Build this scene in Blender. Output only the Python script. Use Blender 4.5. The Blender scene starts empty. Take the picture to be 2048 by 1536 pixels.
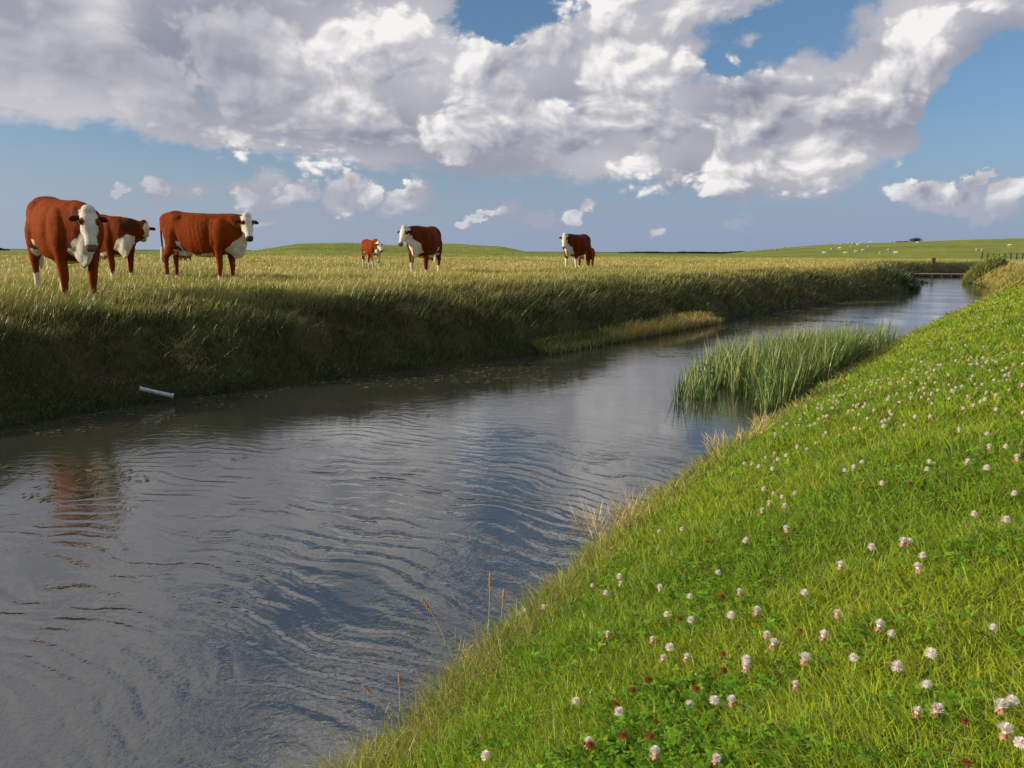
import bpy, math, random
import numpy as np
from mathutils import Vector, Matrix, noise as mnoise
R = math.radians
sc = bpy.context.scene
COL = sc.collection

# ------------------------------------------------------------------ camera
F = 1593.0                     # focal length in pixels of the 2048 wide photograph
PITCH, ROLL = R(9.45), R(0.3)
EYE = 1.6                      # metres above the water of the ditch (z = 0)
cam_d = bpy.data.cameras.new('camera')
cam = bpy.data.objects.new('camera', cam_d); COL.objects.link(cam)
cam_d.sensor_width = 36.0; cam_d.lens = F / 2048 * 36.0
cam_d.clip_start = 0.05; cam_d.clip_end = 20000
cam.matrix_world = (Matrix.Translation((0, 0, EYE)) @ Matrix.Rotation(R(90) - PITCH, 4, 'X') @ Matrix.Rotation(ROLL, 4, 'Z'))
sc.camera = cam
CM = np.array(cam.matrix_world.to_3x3())

def ray(px, py):
    """unit world direction through a pixel of the 2048x1536 photograph"""
    v = CM @ np.array([(px - 1024) / F, -(py - 768) / F, -1.0])
    return v / np.linalg.norm(v)

def AE(px, py):
    v = ray(px, py)
    return math.atan2(v[0], v[1]), math.asin(v[2])

# ------------------------------------------------------------------ light
SUN_EL = R(19)
SUN_DIR = Vector((-1.0, -0.13, 0)).normalized() * math.cos(SUN_EL) + Vector((0, 0, math.sin(SUN_EL)))
sun_d = bpy.data.lights.new('sun', 'SUN'); sun = bpy.data.objects.new('sun', sun_d); COL.objects.link(sun)
sun_d.energy = 5.0; sun_d.angle = R(0.6); sun_d.color = (1.0, 0.84, 0.62)
sun.rotation_euler = SUN_DIR.to_track_quat('Z', 'Y').to_euler()
sc.view_settings.view_transform = 'Standard'; sc.view_settings.look = 'None'
sc.view_settings.exposure = 0.17; sc.view_settings.gamma = 1.0
sc.view_settings.use_curve_mapping = False
sc.cycles.use_denoising = True
sc.cycles.max_bounces = 6; sc.cycles.diffuse_bounces = 2; sc.cycles.glossy_bounces = 3
sc.cycles.transmission_bounces = 4; sc.cycles.transparent_max_bounces = 6
sc.cycles.sample_clamp_indirect = 4.0

# ------------------------------------------------------------------ node helper
class NT:
    def __init__(s, tree): s.t = tree; s.n = tree.nodes; s.l = tree.links
    def node(s, typ, **kw):
        n = s.n.new(typ)
        for k, v in kw.items(): setattr(n, k, v)
        return n
    def put(s, sock, v):
        if isinstance(v, bpy.types.NodeSocket): s.l.new(v, sock)
        elif v is not None: sock.default_value = v
    def m(s, op, a, b=None, c=None, clamp=False):
        n = s.node('ShaderNodeMath', operation=op, use_clamp=clamp)
        s.put(n.inputs[0], a)
        if b is not None: s.put(n.inputs[1], b)
        if c is not None: s.put(n.inputs[2], c)
        return n.outputs[0]
    def vm(s, op, a, b=None, scale=None):
        n = s.node('ShaderNodeVectorMath', operation=op)
        s.put(n.inputs[0], a)
        if b is not None: s.put(n.inputs[1], b)
        if scale is not None: s.put(n.inputs['Scale'], scale)
        return n.outputs['Value'] if op in ('LENGTH', 'DOT_PRODUCT', 'DISTANCE') else n.outputs[0]
    def rng(s, v, a, b, c=0.0, d=1.0, mode='SMOOTHSTEP'):
        n = s.node('ShaderNodeMapRange', interpolation_type=mode)
        s.put(n.inputs[0], v)
        for i, x in zip((1, 2, 3, 4), (a, b, c, d)): s.put(n.inputs[i], x)
        return n.outputs[0]
    def mix(s, f, a, b, mode='MIX'):
        n = s.node('ShaderNodeMix', data_type='RGBA', blend_type=mode)
        s.put(n.inputs[0], f); s.put(n.inputs[6], a); s.put(n.inputs[7], b)
        return n.outputs[2]
    def fmix(s, f, a, b):
        n = s.node('ShaderNodeMix', data_type='FLOAT')
        s.put(n.inputs[0], f); s.put(n.inputs[2], a); s.put(n.inputs[3], b)
        return n.outputs[0]
    def noise(s, vec, scale, detail=2.0, rough=0.5, dist=0.0, lac=2.0, col=False):
        n = s.node('ShaderNodeTexNoise')
        s.put(n.inputs['Vector'], vec); s.put(n.inputs['Scale'], scale); s.put(n.inputs['Detail'], detail)
        s.put(n.inputs['Roughness'], rough); s.put(n.inputs['Distortion'], dist); s.put(n.inputs['Lacunarity'], lac)
        return n.outputs['Color' if col else 'Fac']
    def comb(s, x, y, z=0.0):
        n = s.node('ShaderNodeCombineXYZ')
        for i, v in enumerate((x, y, z)): s.put(n.inputs[i], v)
        return n.outputs[0]
    def curve(s, v, pts):
        """piecewise curve y(x); x and y already scaled to 0..1"""
        n = s.node('ShaderNodeFloatCurve'); c = n.mapping.curves[0]
        c.points[0].location = pts[0]; c.points[1].location = pts[-1]
        for p in pts[1:-1]: c.points.new(*p)
        n.mapping.use_clip = False
        n.mapping.update(); s.put(n.inputs['Value'], v)
        return n.outputs[0]

def lin(r, g, b):
    f = lambda c: ((c / 255 + 0.055) / 1.055) ** 2.4 if c > 10 else c / 255 / 12.92
    return (f(r), f(g), f(b), 1.0)

# ------------------------------------------------------------------ world: sky and clouds
SKY_STRENGTH = 0.1
world = bpy.data.worlds.new("World"); sc.world = world; world.use_nodes = True
W = NT(world.node_tree); W.n.clear()

def texture_group():
    g = bpy.data.node_groups.new('cloud_texture', 'ShaderNodeTree')
    g.interface.new_socket('Az', in_out='INPUT', socket_type='NodeSocketFloat')
    g.interface.new_socket('El', in_out='INPUT', socket_type='NodeSocketFloat')
    g.interface.new_socket('Texture', in_out='OUTPUT', socket_type='NodeSocketFloat')
    G = NT(g); gi = G.node('NodeGroupInput'); go = G.node('NodeGroupOutput')
    # clouds seen low down are foreshortened: stretch the texture with height
    P0 = G.comb(gi.outputs[0], G.m('MULTIPLY', gi.outputs[1], 1.45), 0.37)
    w1 = G.vm('SCALE', G.vm('SUBTRACT', G.noise(P0, 7.0, 2.0, 0.55, col=True), (0.5, 0.5, 0.5)), scale=0.10)
    P = G.vm('ADD', P0, w1)
    # billows: inverted smooth voronoi with octaves
    v = G.node('ShaderNodeTexVoronoi', feature='SMOOTH_F1', voronoi_dimensions='2D'); G.put(v.inputs['Vector'], P)
    v.inputs['Scale'].default_value = 10.5; v.inputs['Detail'].default_value = 3.5
    v.inputs['Roughness'].default_value = 0.46; v.inputs['Lacunarity'].default_value = 2.3; v.inputs['Smoothness'].default_value = 0.30
    bil = G.m('SUBTRACT', 1.0, v.outputs['Distance'])
    fb = G.noise(P, 4.2, 7.0, 0.56)
    tex = G.m('ADD', G.m('MULTIPLY', G.m('SUBTRACT', bil, 0.66), 1.15), G.m('MULTIPLY', G.m('SUBTRACT', fb, 0.5), 1.05))
    G.l.new(tex, go.inputs[0])
    return g
tg = texture_group()

def cloud_mask(G, A0, E0):
    P0 = G.comb(A0, G.m('MULTIPLY', E0, 1.45), 0.37)
    # ragged outline for the layout
    w2 = G.node('ShaderNodeSeparateXYZ')
    G.put(w2.inputs[0], G.vm('SCALE', G.vm('SUBTRACT', G.noise(P0, 13.0, 5.0, 0.72, col=True), (0.5, 0.5, 0.5)), scale=0.060))
    A = G.m('ADD', A0, w2.outputs[0]); E = G.m('ADD', E0, w2.outputs[1])
    # lower edge of the big cloud mass as elevation over azimuth
    low = [(-700, 250), (-300, 262), (0, 262), (250, 292), (440, 325), (700, 350), (1000, 372), (1250, 398), (1450, 418), (1560, 420), (1640, 405),
           (1740, 370), (1815, 330), (1850, 255), (1905, 185), (2000, 150), (2100, 120), (2500, 60)]
    pts = []
    for q in low:
        a, e = AE(*q); pts.append(((a + 1.2) / 2.4, e))
    pts = [(0.0, pts[0][1])] + pts + [(1.0, 0.35)]
    el = G.curve(G.m('DIVIDE', G.m('ADD', A, 1.2), 2.4, clamp=True), pts)
    d = G.m('SUBTRACT', E, el)
    mass = G.rng(d, -0.030, 0.040, 0.0, 1.22, 'LINEAR')
    # behind and overhead: a looser field of cloud
    far = G.rng(G.m('ABSOLUTE', A0), 1.0, 1.5)
    mass = G.fmix(far, mass, G.rng(E0, 0.02, 0.25, 0.2, 0.85))
    mass = G.fmix(G.rng(E0, 0.38, 0.62), mass, 0.92)
    # blue holes and small separate clouds
    def ell(px, py, rx, ry, rot=0.0):
        a, e = AE(px, py)
        x = G.m('SUBTRACT', A, a); y = G.m('SUBTRACT', E, e)
        if rot:
            c, s_ = math.cos(rot), math.sin(rot)
            x2 = G.m('ADD', G.m('MULTIPLY', x, c), G.m('MULTIPLY', y, s_))
            y2 = G.m('SUBTRACT', G.m('MULTIPLY', y, c), G.m('MULTIPLY', x, s_)); x, y = x2, y2
        r = G.vm('LENGTH', G.comb(G.m('DIVIDE', x, rx * 1.2 / F), G.m('DIVIDE', y, ry * 1.2 / F)))
        return G.m('SUBTRACT', 1.0, r, clamp=True)
    for (px, py, rx, ry, rot, k) in ((1035, 5, 100, 45, 0, 1.6), (980, 40, 60, 40, .3, .7), (1600, 30, 150, 40, 0.55, 1.5), (1455, 65, 55, 40, 0, 1.2), (1690, 75, 70, 26, 0.7, 1.2), (1250, -210, 420, 80, 0, 1.0),
                                     (2010, 200, 130, 75, 0.3, 1.1), (415, 205, 40, 40, 0, 0.5), (1105, 185, 50, 25, 0, 0.4), (1560, -330, 420, 90, 0.2, 1.3), (600, -420, 330, 90, 0.3, 1.1)):
        mass = G.m('SUBTRACT', mass, G.m('MULTIPLY', ell(px, py, rx * 1.45, ry * 1.5, rot), k * 0.80))
    puffs = [(305, 376, 28, 24), (332, 392, 34, 20), (395, 390, 50, 16), (500, 388, 45, 26), (545, 370, 50, 34), (592, 384, 42, 26), (560, 405, 66, 18), (680, 395, 32, 34), (700, 372, 34, 28), (742, 382, 36, 24),
             (845, 372, 36, 24), (815, 398, 44, 24), (790, 416, 36, 16), (960, 425, 50, 15), (1010, 420, 44, 19), (1080, 430, 34, 15), (915, 448, 20, 13), (1177, 405, 24, 17), (1150, 428, 28, 18),
             (1800, 385, 34, 20), (1860, 388, 44, 22), (1920, 395, 40, 20), (1992, 408, 44, 25), (1965, 356, 34, 12), (2020, 375, 50, 14), (235, 384, 20, 10), (545, 452, 30, 10)]
    for (px, py, rx, ry, rot, k) in [(a, b, c * 1.45, d * 1.7, 0.25, 1.06) for a, b, c, d in puffs] + [(1320, 465, 50, 36, 0, .52), (1490, 455, 75, 48, 0, .62),
                                     (1300, 30, 190, 130, 0, .8), (1900, 20, 230, 110, 0.2, 1.2), (1495, 72, 80, 46, 0.2, .66), (1210, -70, 150, 90, 0, 1.3), (2300, 380, 200, 80, 0, 1), (-200, 400, 160, 60, 0, 1)]:
        mass = G.m('MAXIMUM', mass, G.m('MULTIPLY', ell(px, py, rx, ry, rot), k * 1.34))
    return mass

tc = W.node('ShaderNodeTexCoord')
sep = W.node('ShaderNodeSeparateXYZ'); W.put(sep.inputs[0], W.vm('NORMALIZE', tc.outputs['Generated']))
AZ = W.m('ARCTAN2', sep.outputs[0], sep.outputs[1]); EL = W.m('ARCSINE', sep.outputs[2])
def texv(da, de):
    n = W.node('ShaderNodeGroup'); n.node_tree = tg
    W.put(n.inputs[0], W.m('ADD', AZ, da)); W.put(n.inputs[1], W.m('ADD', EL, de))
    return n.outputs[0]
R0, R1, R2 = texv(0, 0), texv(-0.008, 0.010), texv(-0.026, 0.034)
mass = cloud_mask(W, AZ, EL)
D0 = W.m('ADD', W.m('MULTIPLY', mass, 0.72), W.m('MULTIPLY', R0, 0.70))
DB = W.m('ADD', mass, W.m('MULTIPLY', R2, 0.45))             # the greyer sheet behind the heaps
cover = W.rng(D0, 0.27, 0.50); cover_b = W.rng(DB, 0.34, 0.72)
relief = W.m('ADD', W.m('MULTIPLY', W.m('SUBTRACT', R0, R1), 0.75), W.m('MULTIPLY', W.m('SUBTRACT', R0, R2), 0.34))
thin = W.rng(D0, 0.30, 1.10, 0.16, -0.14, 'LINEAR')            # thin edges glow, thick cores are grey
lumps = None                                                    # towers that stand in the sun, hollows in their own shade
def lump(px, py, rx, ry, k):
    global lumps
    a, e = AE(px, py)
    r = W.vm('LENGTH', W.comb(W.m('DIVIDE', W.m('SUBTRACT', AZ, a), rx / F), W.m('DIVIDE', W.m('SUBTRACT', EL, e), ry / F)))
    g = W.m('MULTIPLY', W.rng(r, 0.0, 1.0, 1.0, 0.0), k)
    lumps = g if lumps is None else W.m('ADD', lumps, g)
for q in ((1200, -75, 150, 110, .5), (205, 30, 90, 90, .35), (120, 225, 330, 85, .26), (520, 318, 300, 60, .26), (640, 130, 190, 170, .22), (840, 60, 190, 130, .22), (1010, 190, 150, 90, .12),
          (1240, 70, 240, 170, .28), (1290, 225, 120, 90, .22), (1830, 40, 170, 90, .40), (1640, 150, 130, 60, .2), (1480, 70, 70, 50, .2), (1640, 345, 220, 70, .18), (1250, 330, 170, 50, .12),
          (430, 110, 260, 150, -.24), (60, 60, 260, 130, -.16), (330, 215, 120, 60, -.08), (700, 255, 260, 70, -.10), (1000, 330, 260, 60, -.10), (1180, 265, 150, 60, -.08),
          (1500, 225, 260, 70, -.14), (1780, 230, 160, 80, -.18), (1790, 95, 70, 50, -.2), (1560, 60, 80, 50, -.15), (1420, 385, 190, 40, -.12), (2000, 90, 140, 60, -.2), (1400, 130, 120, 70, -.05)):
    lump(q[0], q[1], q[2], q[3], q[4] * 0.95)
azf = W.rng(AZ, -0.45, -0.12, 0.30, 1.0)
lightness = W.m('ADD', W.m('MULTIPLY', W.m('ADD', relief, thin), azf), lumps)
row = W.rng(EL, 0.04, 0.11, 0.10, 0.0)
lightness = W.m('ADD', lightness, W.m('ADD', 0.50, row))
high = W.rng(EL, 0.34, 0.60, 0.0, 1.0)
lightness = W.m('SUBTRACT', lightness, W.m('MULTIPLY', high, -0.28), clamp=True)
soft = W.noise(W.comb(AZ, W.m('MULTIPLY', EL, 1.8), 2.0), 6.0, 4.0, 0.5)
light_b = W.m('ADD', W.m('ADD', 0.38, W.m('MULTIPLY', W.m('SUBTRACT', soft, 0.5), 0.7)), W.m('MULTIPLY', lumps, 0.9), clamp=True)
ramp = W.node('ShaderNodeValToRGB'); cr = ramp.color_ramp
W.put(ramp.inputs[0], W.fmix(cover, light_b, lightness))
cr.elements[0].position = 0.0; cr.elements[0].color = lin(124, 128, 144)
cr.elements[1].position = 1.0; cr.elements[1].color = lin(233, 231, 229)
for p, c in ((0.28, (148, 150, 164)), (0.48, (170, 171, 180)), (0.68, (190, 189, 194)), (0.85, (214, 212, 213))):
    e = cr.elements.new(p); e.color = lin(*c)
cloud = ramp.outputs[0]
sky = W.node('ShaderNodeTexSky'); sky.sky_type = 'NISHITA'; sky.sun_disc = False
sky.sun_elevation = SUN_EL; sky.sun_rotation = math.atan2(SUN_DIR.x, SUN_DIR.y); sky.altitude = 0; sky.air_density = 1.0; sky.dust_density = 0.6; sky.ozone_density = 2.0
tinted = W.vm('MULTIPLY', sky.outputs[0], W.mix(W.rng(EL, 0.05, 0.32), (0.62, 0.74, 0.92, 1), (0.74, 0.88, 1.00, 1)))
haze_c = W.vm('SCALE', W.mix(W.rng(AZ, -0.7, 0.5), lin(152, 163, 182), lin(136, 152, 180)), scale=1.0 / SKY_STRENGTH)
clear = W.mix(W.rng(EL, 0.0, 0.17, 0.92, 0.0), tinted, haze_c)
cloud_c = W.vm('SCALE', W.mix(W.rng(EL, 0.0, 0.10, 0.35, 0.0), cloud, lin(165, 160, 185)), scale=1.0 / SKY_STRENGTH)
haz = W.rng(EL, 0.0, 0.09, 0.45, 1.0)
full = W.mix(W.m('MULTIPLY', W.m('MAXIMUM', cover, cover_b), haz), clear, cloud_c)
bg = W.node('ShaderNodeBackground'); W.put(bg.inputs[0], full); bg.inputs[1].default_value = SKY_STRENGTH
out = W.node('ShaderNodeOutputWorld'); W.l.new(bg.outputs[0], out.inputs[0])
world.cycles.sampling_method = 'MANUAL'; world.cycles.sample_map_resolution = 256

# ------------------------------------------------------------------ small tools
rs = np.random.RandomState(7)
random.seed(7)

def _hash(ix, iy, k):
    h = (ix.astype(np.int64) * 374761393 + iy.astype(np.int64) * 668265263 + k * 1442695041) & 0xffffffff
    h = ((h ^ (h >> 13)) * 1274126177) & 0xffffffff
    return ((h ^ (h >> 16)) & 0xffffff) / float(0xffffff)

def vnoise(x, y, k=0):
    """value noise 0..1"""
    ix, iy = np.floor(x), np.floor(y); fx, fy = x - ix, y - iy
    fx = fx * fx * (3 - 2 * fx); fy = fy * fy * (3 - 2 * fy)
    a, b = _hash(ix, iy, k), _hash(ix + 1, iy, k); c, d = _hash(ix, iy + 1, k), _hash(ix + 1, iy + 1, k)
    return (a * (1 - fx) + b * fx) * (1 - fy) + (c * (1 - fx) + d * fx) * fy

def fnoise(x, y, octs=4, k=0):
    s, a, t = 0, 1.0, 0
    for i in range(octs):
        s = s + a * vnoise(x * 2 ** i + 17.3 * i, y * 2 ** i - 9.1 * i, k + i); t += a; a *= 0.5
    return s / t

def sstep(a, b, x):
    t = np.clip((x - a) / (b - a), 0, 1); return t * t * (3 - 2 * t)

def onplane(px, py, z=0.0):
    d = ray(px, py); t = (z - EYE) / d[2]
    return (d[0] * t, d[1] * t)

def build_mesh(name, verts, polys4=None, polys3=None, mats=(), smooth=False, col=None, link=True):
    """one mesh object from numpy arrays; col = per vertex rgb"""
    me = bpy.data.meshes.new(name)
    verts = np.asarray(verts, dtype=np.float32)
    me.vertices.add(len(verts)); me.vertices.foreach_set('co', verts.ravel())
    l, st, cnt = [], [], 0
    for p, n in ((polys4, 4), (polys3, 3)):
        if p is None or len(p) == 0: continue
        p = np.asarray(p, dtype=np.int32); l.append(p.ravel()); st.append(cnt + np.arange(len(p), dtype=np.int32) * n); cnt += p.size
    l = np.concatenate(l); st = np.concatenate(st)
    me.loops.add(len(l)); me.loops.foreach_set('vertex_index', l)
    me.polygons.add(len(st)); me.polygons.foreach_set('loop_start', st)
    me.polygons.foreach_set('use_smooth', np.full(len(st), smooth, dtype=bool))
    me.update(calc_edges=True)
    if col is not None:
        ca = me.color_attributes.new('tint', 'FLOAT_COLOR', 'POINT')
        c4 = np.ones((len(verts), 4), dtype=np.float32); c4[:, :3] = col; ca.data.foreach_set('color', c4.ravel())
    for m in mats: me.materials.append(m)
    o = bpy.data.objects.new(name, me)
    if link: COL.objects.link(o)
    return o

def tag(o, label=None, cat=None, group=None, kind=None):
    if label: o['label'] = label
    if cat: o['category'] = cat
    if group: o['group'] = group
    if kind: o['kind'] = kind
    return o

def empty(name, loc=(0, 0, 0), rz=0.0, sc_=1.0):
    o = bpy.data.objects.new(name, None); COL.objects.link(o)
    o.location = loc; o.rotation_euler = (0, 0, rz); o.scale = (sc_,) * 3; o.empty_display_size = 0.1
    return o

def new_mat(name):
    m = bpy.data.materials.new(name); m.use_nodes = True; N = NT(m.node_tree); N.n.clear()
    return m, N

def finish(N, shader, disp=None):
    o = N.node('ShaderNodeOutputMaterial'); N.l.new(shader, o.inputs[0])

def principled(N, col, rough=0.6, spec=0.3, bump=None, **kw):
    b = N.node('ShaderNodeBsdfPrincipled')
    N.put(b.inputs['Base Color'], col); N.put(b.inputs['Roughness'], rough); N.put(b.inputs['Specular IOR Level'], spec)
    if bump is not None: N.l.new(bump, b.inputs['Normal'])
    for k, v in kw.items(): N.put(b.inputs[k.replace('_', ' ')], v)
    return b.outputs[0]

def bump(N, h, strength=0.3, dist=0.02):
    b = N.node('ShaderNodeBump'); N.put(b.inputs['Height'], h); b.inputs['Strength'].default_value = strength
    b.inputs['Distance'].default_value = dist
    return b.outputs[0]

def attr(N, name='tint'):
    a = N.node('ShaderNodeAttribute', attribute_name=name); return a.outputs['Color']

# ------------------------------------------------------------------ the lie of the land
near_px = [(730, 1536), (945, 1322), (1178, 1108), (1350, 965), (1540, 848), (1700, 740), (1820, 670), (1930, 618), (2000, 588)]
NEAR = [onplane(x, y, 0.05) for x, y in near_px]
NEAR = [(-9.5, -14.0), (NEAR[0][0] - 1.35, NEAR[0][1] - 2.2)] + NEAR + [(21.5, 35.8), (25.6, 45.1), (31.6, 56.6), (36, 61.5), (46, 64.5), (75, 70)]
far_px = [(0, 862), (180, 826), (380, 796), (600, 768), (850, 738), (1100, 706), (1300, 668), (1440, 644), (1640, 610), (1760, 592), (1842, 582)]
FAR = [onplane(x, y, 0.0) for x, y in far_px]
FAR = [(-15.5, -8.0), (FAR[0][0] - 3.2, FAR[0][1] - 4.2)] + FAR + [(18.5, 36.5), (23.2, 46.8), (28.4, 56.7), (32.5, 64), (40, 69), (75, 75)]
NEAR, FAR = np.array(NEAR), np.array(FAR)
POLY = np.concatenate([NEAR, FAR[::-1]])

def dist_line(x, y, L):
    best = np.full(x.shape, 1e9)
    for (ax, ay), (bx, by) in zip(L[:-1], L[1:]):
        ux, uy = bx - ax, by - ay
        t = np.clip(((x - ax) * ux + (y - ay) * uy) / (ux * ux + uy * uy), 0, 1)
        best = np.minimum(best, np.hypot(x - ax - t * ux, y - ay - t * uy))
    return best

def inside(x, y):
    r = np.zeros(x.shape, bool); n = len(POLY)
    for i in range(n):
        ax, ay = POLY[i]; bx, by = POLY[(i + 1) % n]
        if ay == by: continue
        c = ((ay > y) != (by > y)) & (x < (bx - ax) * (y - ay) / (by - ay) + ax)
        r ^= c
    return r

def land(x, y):
    """height, distance to near waterline, distance to far waterline, in water, on the near side"""
    x = np.asarray(x, float); y = np.asarray(y, float)
    dn, df = dist_line(x, y, NEAR), dist_line(x, y, FAR)
    w = inside(x, y)
    nearside = (dn < df) & ~w
    wob = (fnoise(x * 0.9, y * 0.9, 3, 5) - 0.5)
    dfw = np.maximum(df + (wob * 1.3 + (fnoise(x * 2.6, y * 2.6, 2, 6) - .5) * .5) * sstep(0.05, 0.7, df), 0)
    r = np.hypot(x, y)
    zf = np.interp(dfw, [0, 0.10, 0.35, 0.8, 1.4, 1.9, 2.6, 3.6], [-0.03, 0.05, 0.16, 0.48, 0.74, 0.83, 0.90, 0.94])
    zf = zf + (fnoise(x * 1.7, y * 1.7, 3, 11) - 0.5) * 0.24 * sstep(0.2, 0.8, df) * (1 - 0.5 * sstep(2.5, 4, df))
    zn = 1.06 * (1 - np.exp(-(dn / 1.35) ** 1.2)) + 0.02
    zn = zn + (fnoise(x * 1.3, y * 1.3, 3, 21) - 0.5) * 0.10 * sstep(0.1, 0.6, dn) + (fnoise(x * 5.5, y * 5.5, 2, 23) - .5) * .035 * sstep(0.1, 0.5, dn)
    steep = sstep(24, 33, r)                                     # farther along, the near bank is steeper and rougher
    zn2 = np.interp(dn, [0, 0.3, 1.0, 1.8, 3.0], [0.0, 0.25, 0.80, 0.95, 1.0]) + (fnoise(x * .8, y * .8, 3, 33) - .5) * .22 * sstep(.1, .8, dn) * (1 - sstep(2, 4, dn))
    zn = zn * (1 - steep) + zn2 * steep
    z = np.where(nearside, zn, zf)
    z = np.where(w, -0.04 - 0.5 * sstep(0, 0.7, np.minimum(dn, df)), z)
    z = z + (fnoise(x * 0.05, y * 0.05, 3, 41) - 0.5) * 0.25 * sstep(12, 60, np.minimum(dn, df))
    # long low rises on the skyline
    a = np.arctan2(x, np.maximum(y, 0.01) + (y <= 0) * 1e3)
    px = 1024 + F * np.tan(np.clip(a, -1.2, 1.2))
    up = np.interp(px, [420, 500, 600, 690, 790, 900, 1000, 1090], [0, 0.4, 1.95, 2.2, 1.75, 2.1, 1.6, 0])
    z = z + up * 0.95 * sstep(95, 150, r) * (1 - sstep(165, 260, r)) * (y > 0)
    up = np.interp(px, [1440, 1520, 1640, 1800, 2048, 2400, 3500], [0, 1.9, 3.9, 5.0, 6.4, 7.6, 4.0])
    z = z + up * sstep(150, 350, r) * (1 - sstep(420, 800, r)) * (y > 0)
    return z, dn, df, w, nearside

def hz(x, y): return float(land(np.array([x]), np.array([y]))[0][0])

def ground_at(px, py, lift=0.0):
    """where the sight line through a pixel comes down to `lift` above the land (or the water)"""
    d = ray(px, py); t = np.exp(np.linspace(math.log(0.4), math.log(400), 2500))
    x, y, z = d[0] * t, d[1] * t, EYE + d[2] * t
    h = np.maximum(land(x, y)[0], 0.0)
    i = int(np.argmax(z < h + lift)) if (z < h + lift).any() else len(t) - 1
    return Vector((x[i], y[i], h[i]))

# ------------------------------------------------------------------ ground sheet
def ground_colour(x, y, dn, df, w, ns):
    r = np.hypot(x, y)
    n1, n2 = fnoise(x * .35, y * .35, 4, 51), fnoise(x * 2.2, y * 2.2, 3, 57)
    lawn = np.array([0.075, 0.10, 0.014]); field = np.array([0.33, 0.27, 0.08]); fieldg = np.array([0.24, 0.24, 0.06])
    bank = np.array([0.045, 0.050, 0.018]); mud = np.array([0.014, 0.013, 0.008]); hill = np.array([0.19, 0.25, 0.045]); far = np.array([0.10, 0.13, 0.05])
    mixf = lambda a, b, t: a * (1 - t[..., None]) + b * t[..., None]
    c = mixf(field[None], fieldg[None], sstep(.35, .65, n1))
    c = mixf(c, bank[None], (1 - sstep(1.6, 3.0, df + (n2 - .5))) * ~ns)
    wide = sstep(14, 30, dn) * ns
    c = np.where(ns[:, None], mixf(lawn[None] + 0 * c, (fieldg * .9)[None], sstep(3, 12, dn + 14 * sstep(28, 45, r))), c)
    hillf = sstep(75, 105, r + (n1 - .5) * 25)
    c = mixf(c, hill[None], hillf)
    c = mixf(c, far[None], sstep(300, 900, r))
    c = mixf(c, np.array([0.050, 0.038, 0.026])[None], sstep(.58, .68, fnoise(x * 1.1, y * 1.1, 3, 61)) * (df < 2.2) * ~ns)
    c = mixf(c, mud[None], (1 - sstep(0.0, 0.35, np.minimum(dn, df))) * 1.0)
    c = np.where(w[:, None], mud * 0.8, c)
    c = c * (0.8 + 0.4 * n2)[:, None]
    tuss = fnoise(x * .16, y * .16, 4, 66)
    c = mixf(c, c * np.array([1.25, 1.02, .9]), sstep(.48, .62, tuss) * sstep(70, 110, r)); c = mixf(c, c * .72, sstep(.52, .66, fnoise(x * .07 + 9, y * .25, 4, 67)) * sstep(70, 110, r))
    # darker reeds and ditches cross the far meadows
    band = np.abs(vnoise(x * .012, y * .02, 60) - .5) < .03
    c = np.where((band & (r > 110))[:, None], c * .6, c)
    return c

az1 = np.radians(np.concatenate([np.arange(-180, -50, 4.0), np.arange(-50, 50, 0.22), np.arange(50, 180, 4.0)]))
rr = np.concatenate([[0.0], np.exp(np.arange(math.log(0.25), math.log(9000), 0.0125))])
A_, R_ = np.meshgrid(az1, rr)
gx, gy = (R_ * np.sin(A_)).ravel(), (R_ * np.cos(A_)).ravel()
gz, gdn, gdf, gw, gns = land(gx, gy)
gc = ground_colour(gx, gy, gdn, gdf, gw, gns)
na, nr = len(az1), len(rr)
i = np.arange(nr - 1)[:, None] * na; j = np.arange(na)[None]; j2 = (j + 1) % na
quads = np.stack([i + j, i + j2, i + na + j2, i + na + j], -1).reshape(-1, 4)[:, ::-1]

m_ground, N = new_mat('meadow_soil')
pos = N.node('ShaderNodeNewGeometry').outputs['Position']
fine = N.noise(pos, 9.0, 6.0, 0.65); coarse = N.noise(pos, 0.6, 4.0, 0.6)
c = N.mix(0.5, attr(N), N.mix(fine, (0.25, 0.25, 0.25, 1), (0.9, 0.9, 0.85, 1)), 'OVERLAY')
c = N.mix(N.rng(coarse, 0.35, 0.7, 0.0, 0.35), c, (0.10, 0.10, 0.03, 1))
finish(N, principled(N, c, 0.9, 0.1, bump(N, N.m('ADD', fine, coarse), 0.8, 0.10)))
ground = build_mesh('ground', np.stack([gx, gy, gz], -1), quads, None, (m_ground,), True, gc)
tag(ground, kind='structure')

# ------------------------------------------------------------------ water
m_water, N = new_mat('ditch_water')
pos = N.node('ShaderNodeNewGeometry').outputs['Position']
sp = N.node('ShaderNodeSeparateXYZ'); N.put(sp.inputs[0], pos)
X, Y = sp.outputs[0], sp.outputs[1]
p2 = N.comb(X, Y, 0.0)
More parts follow.
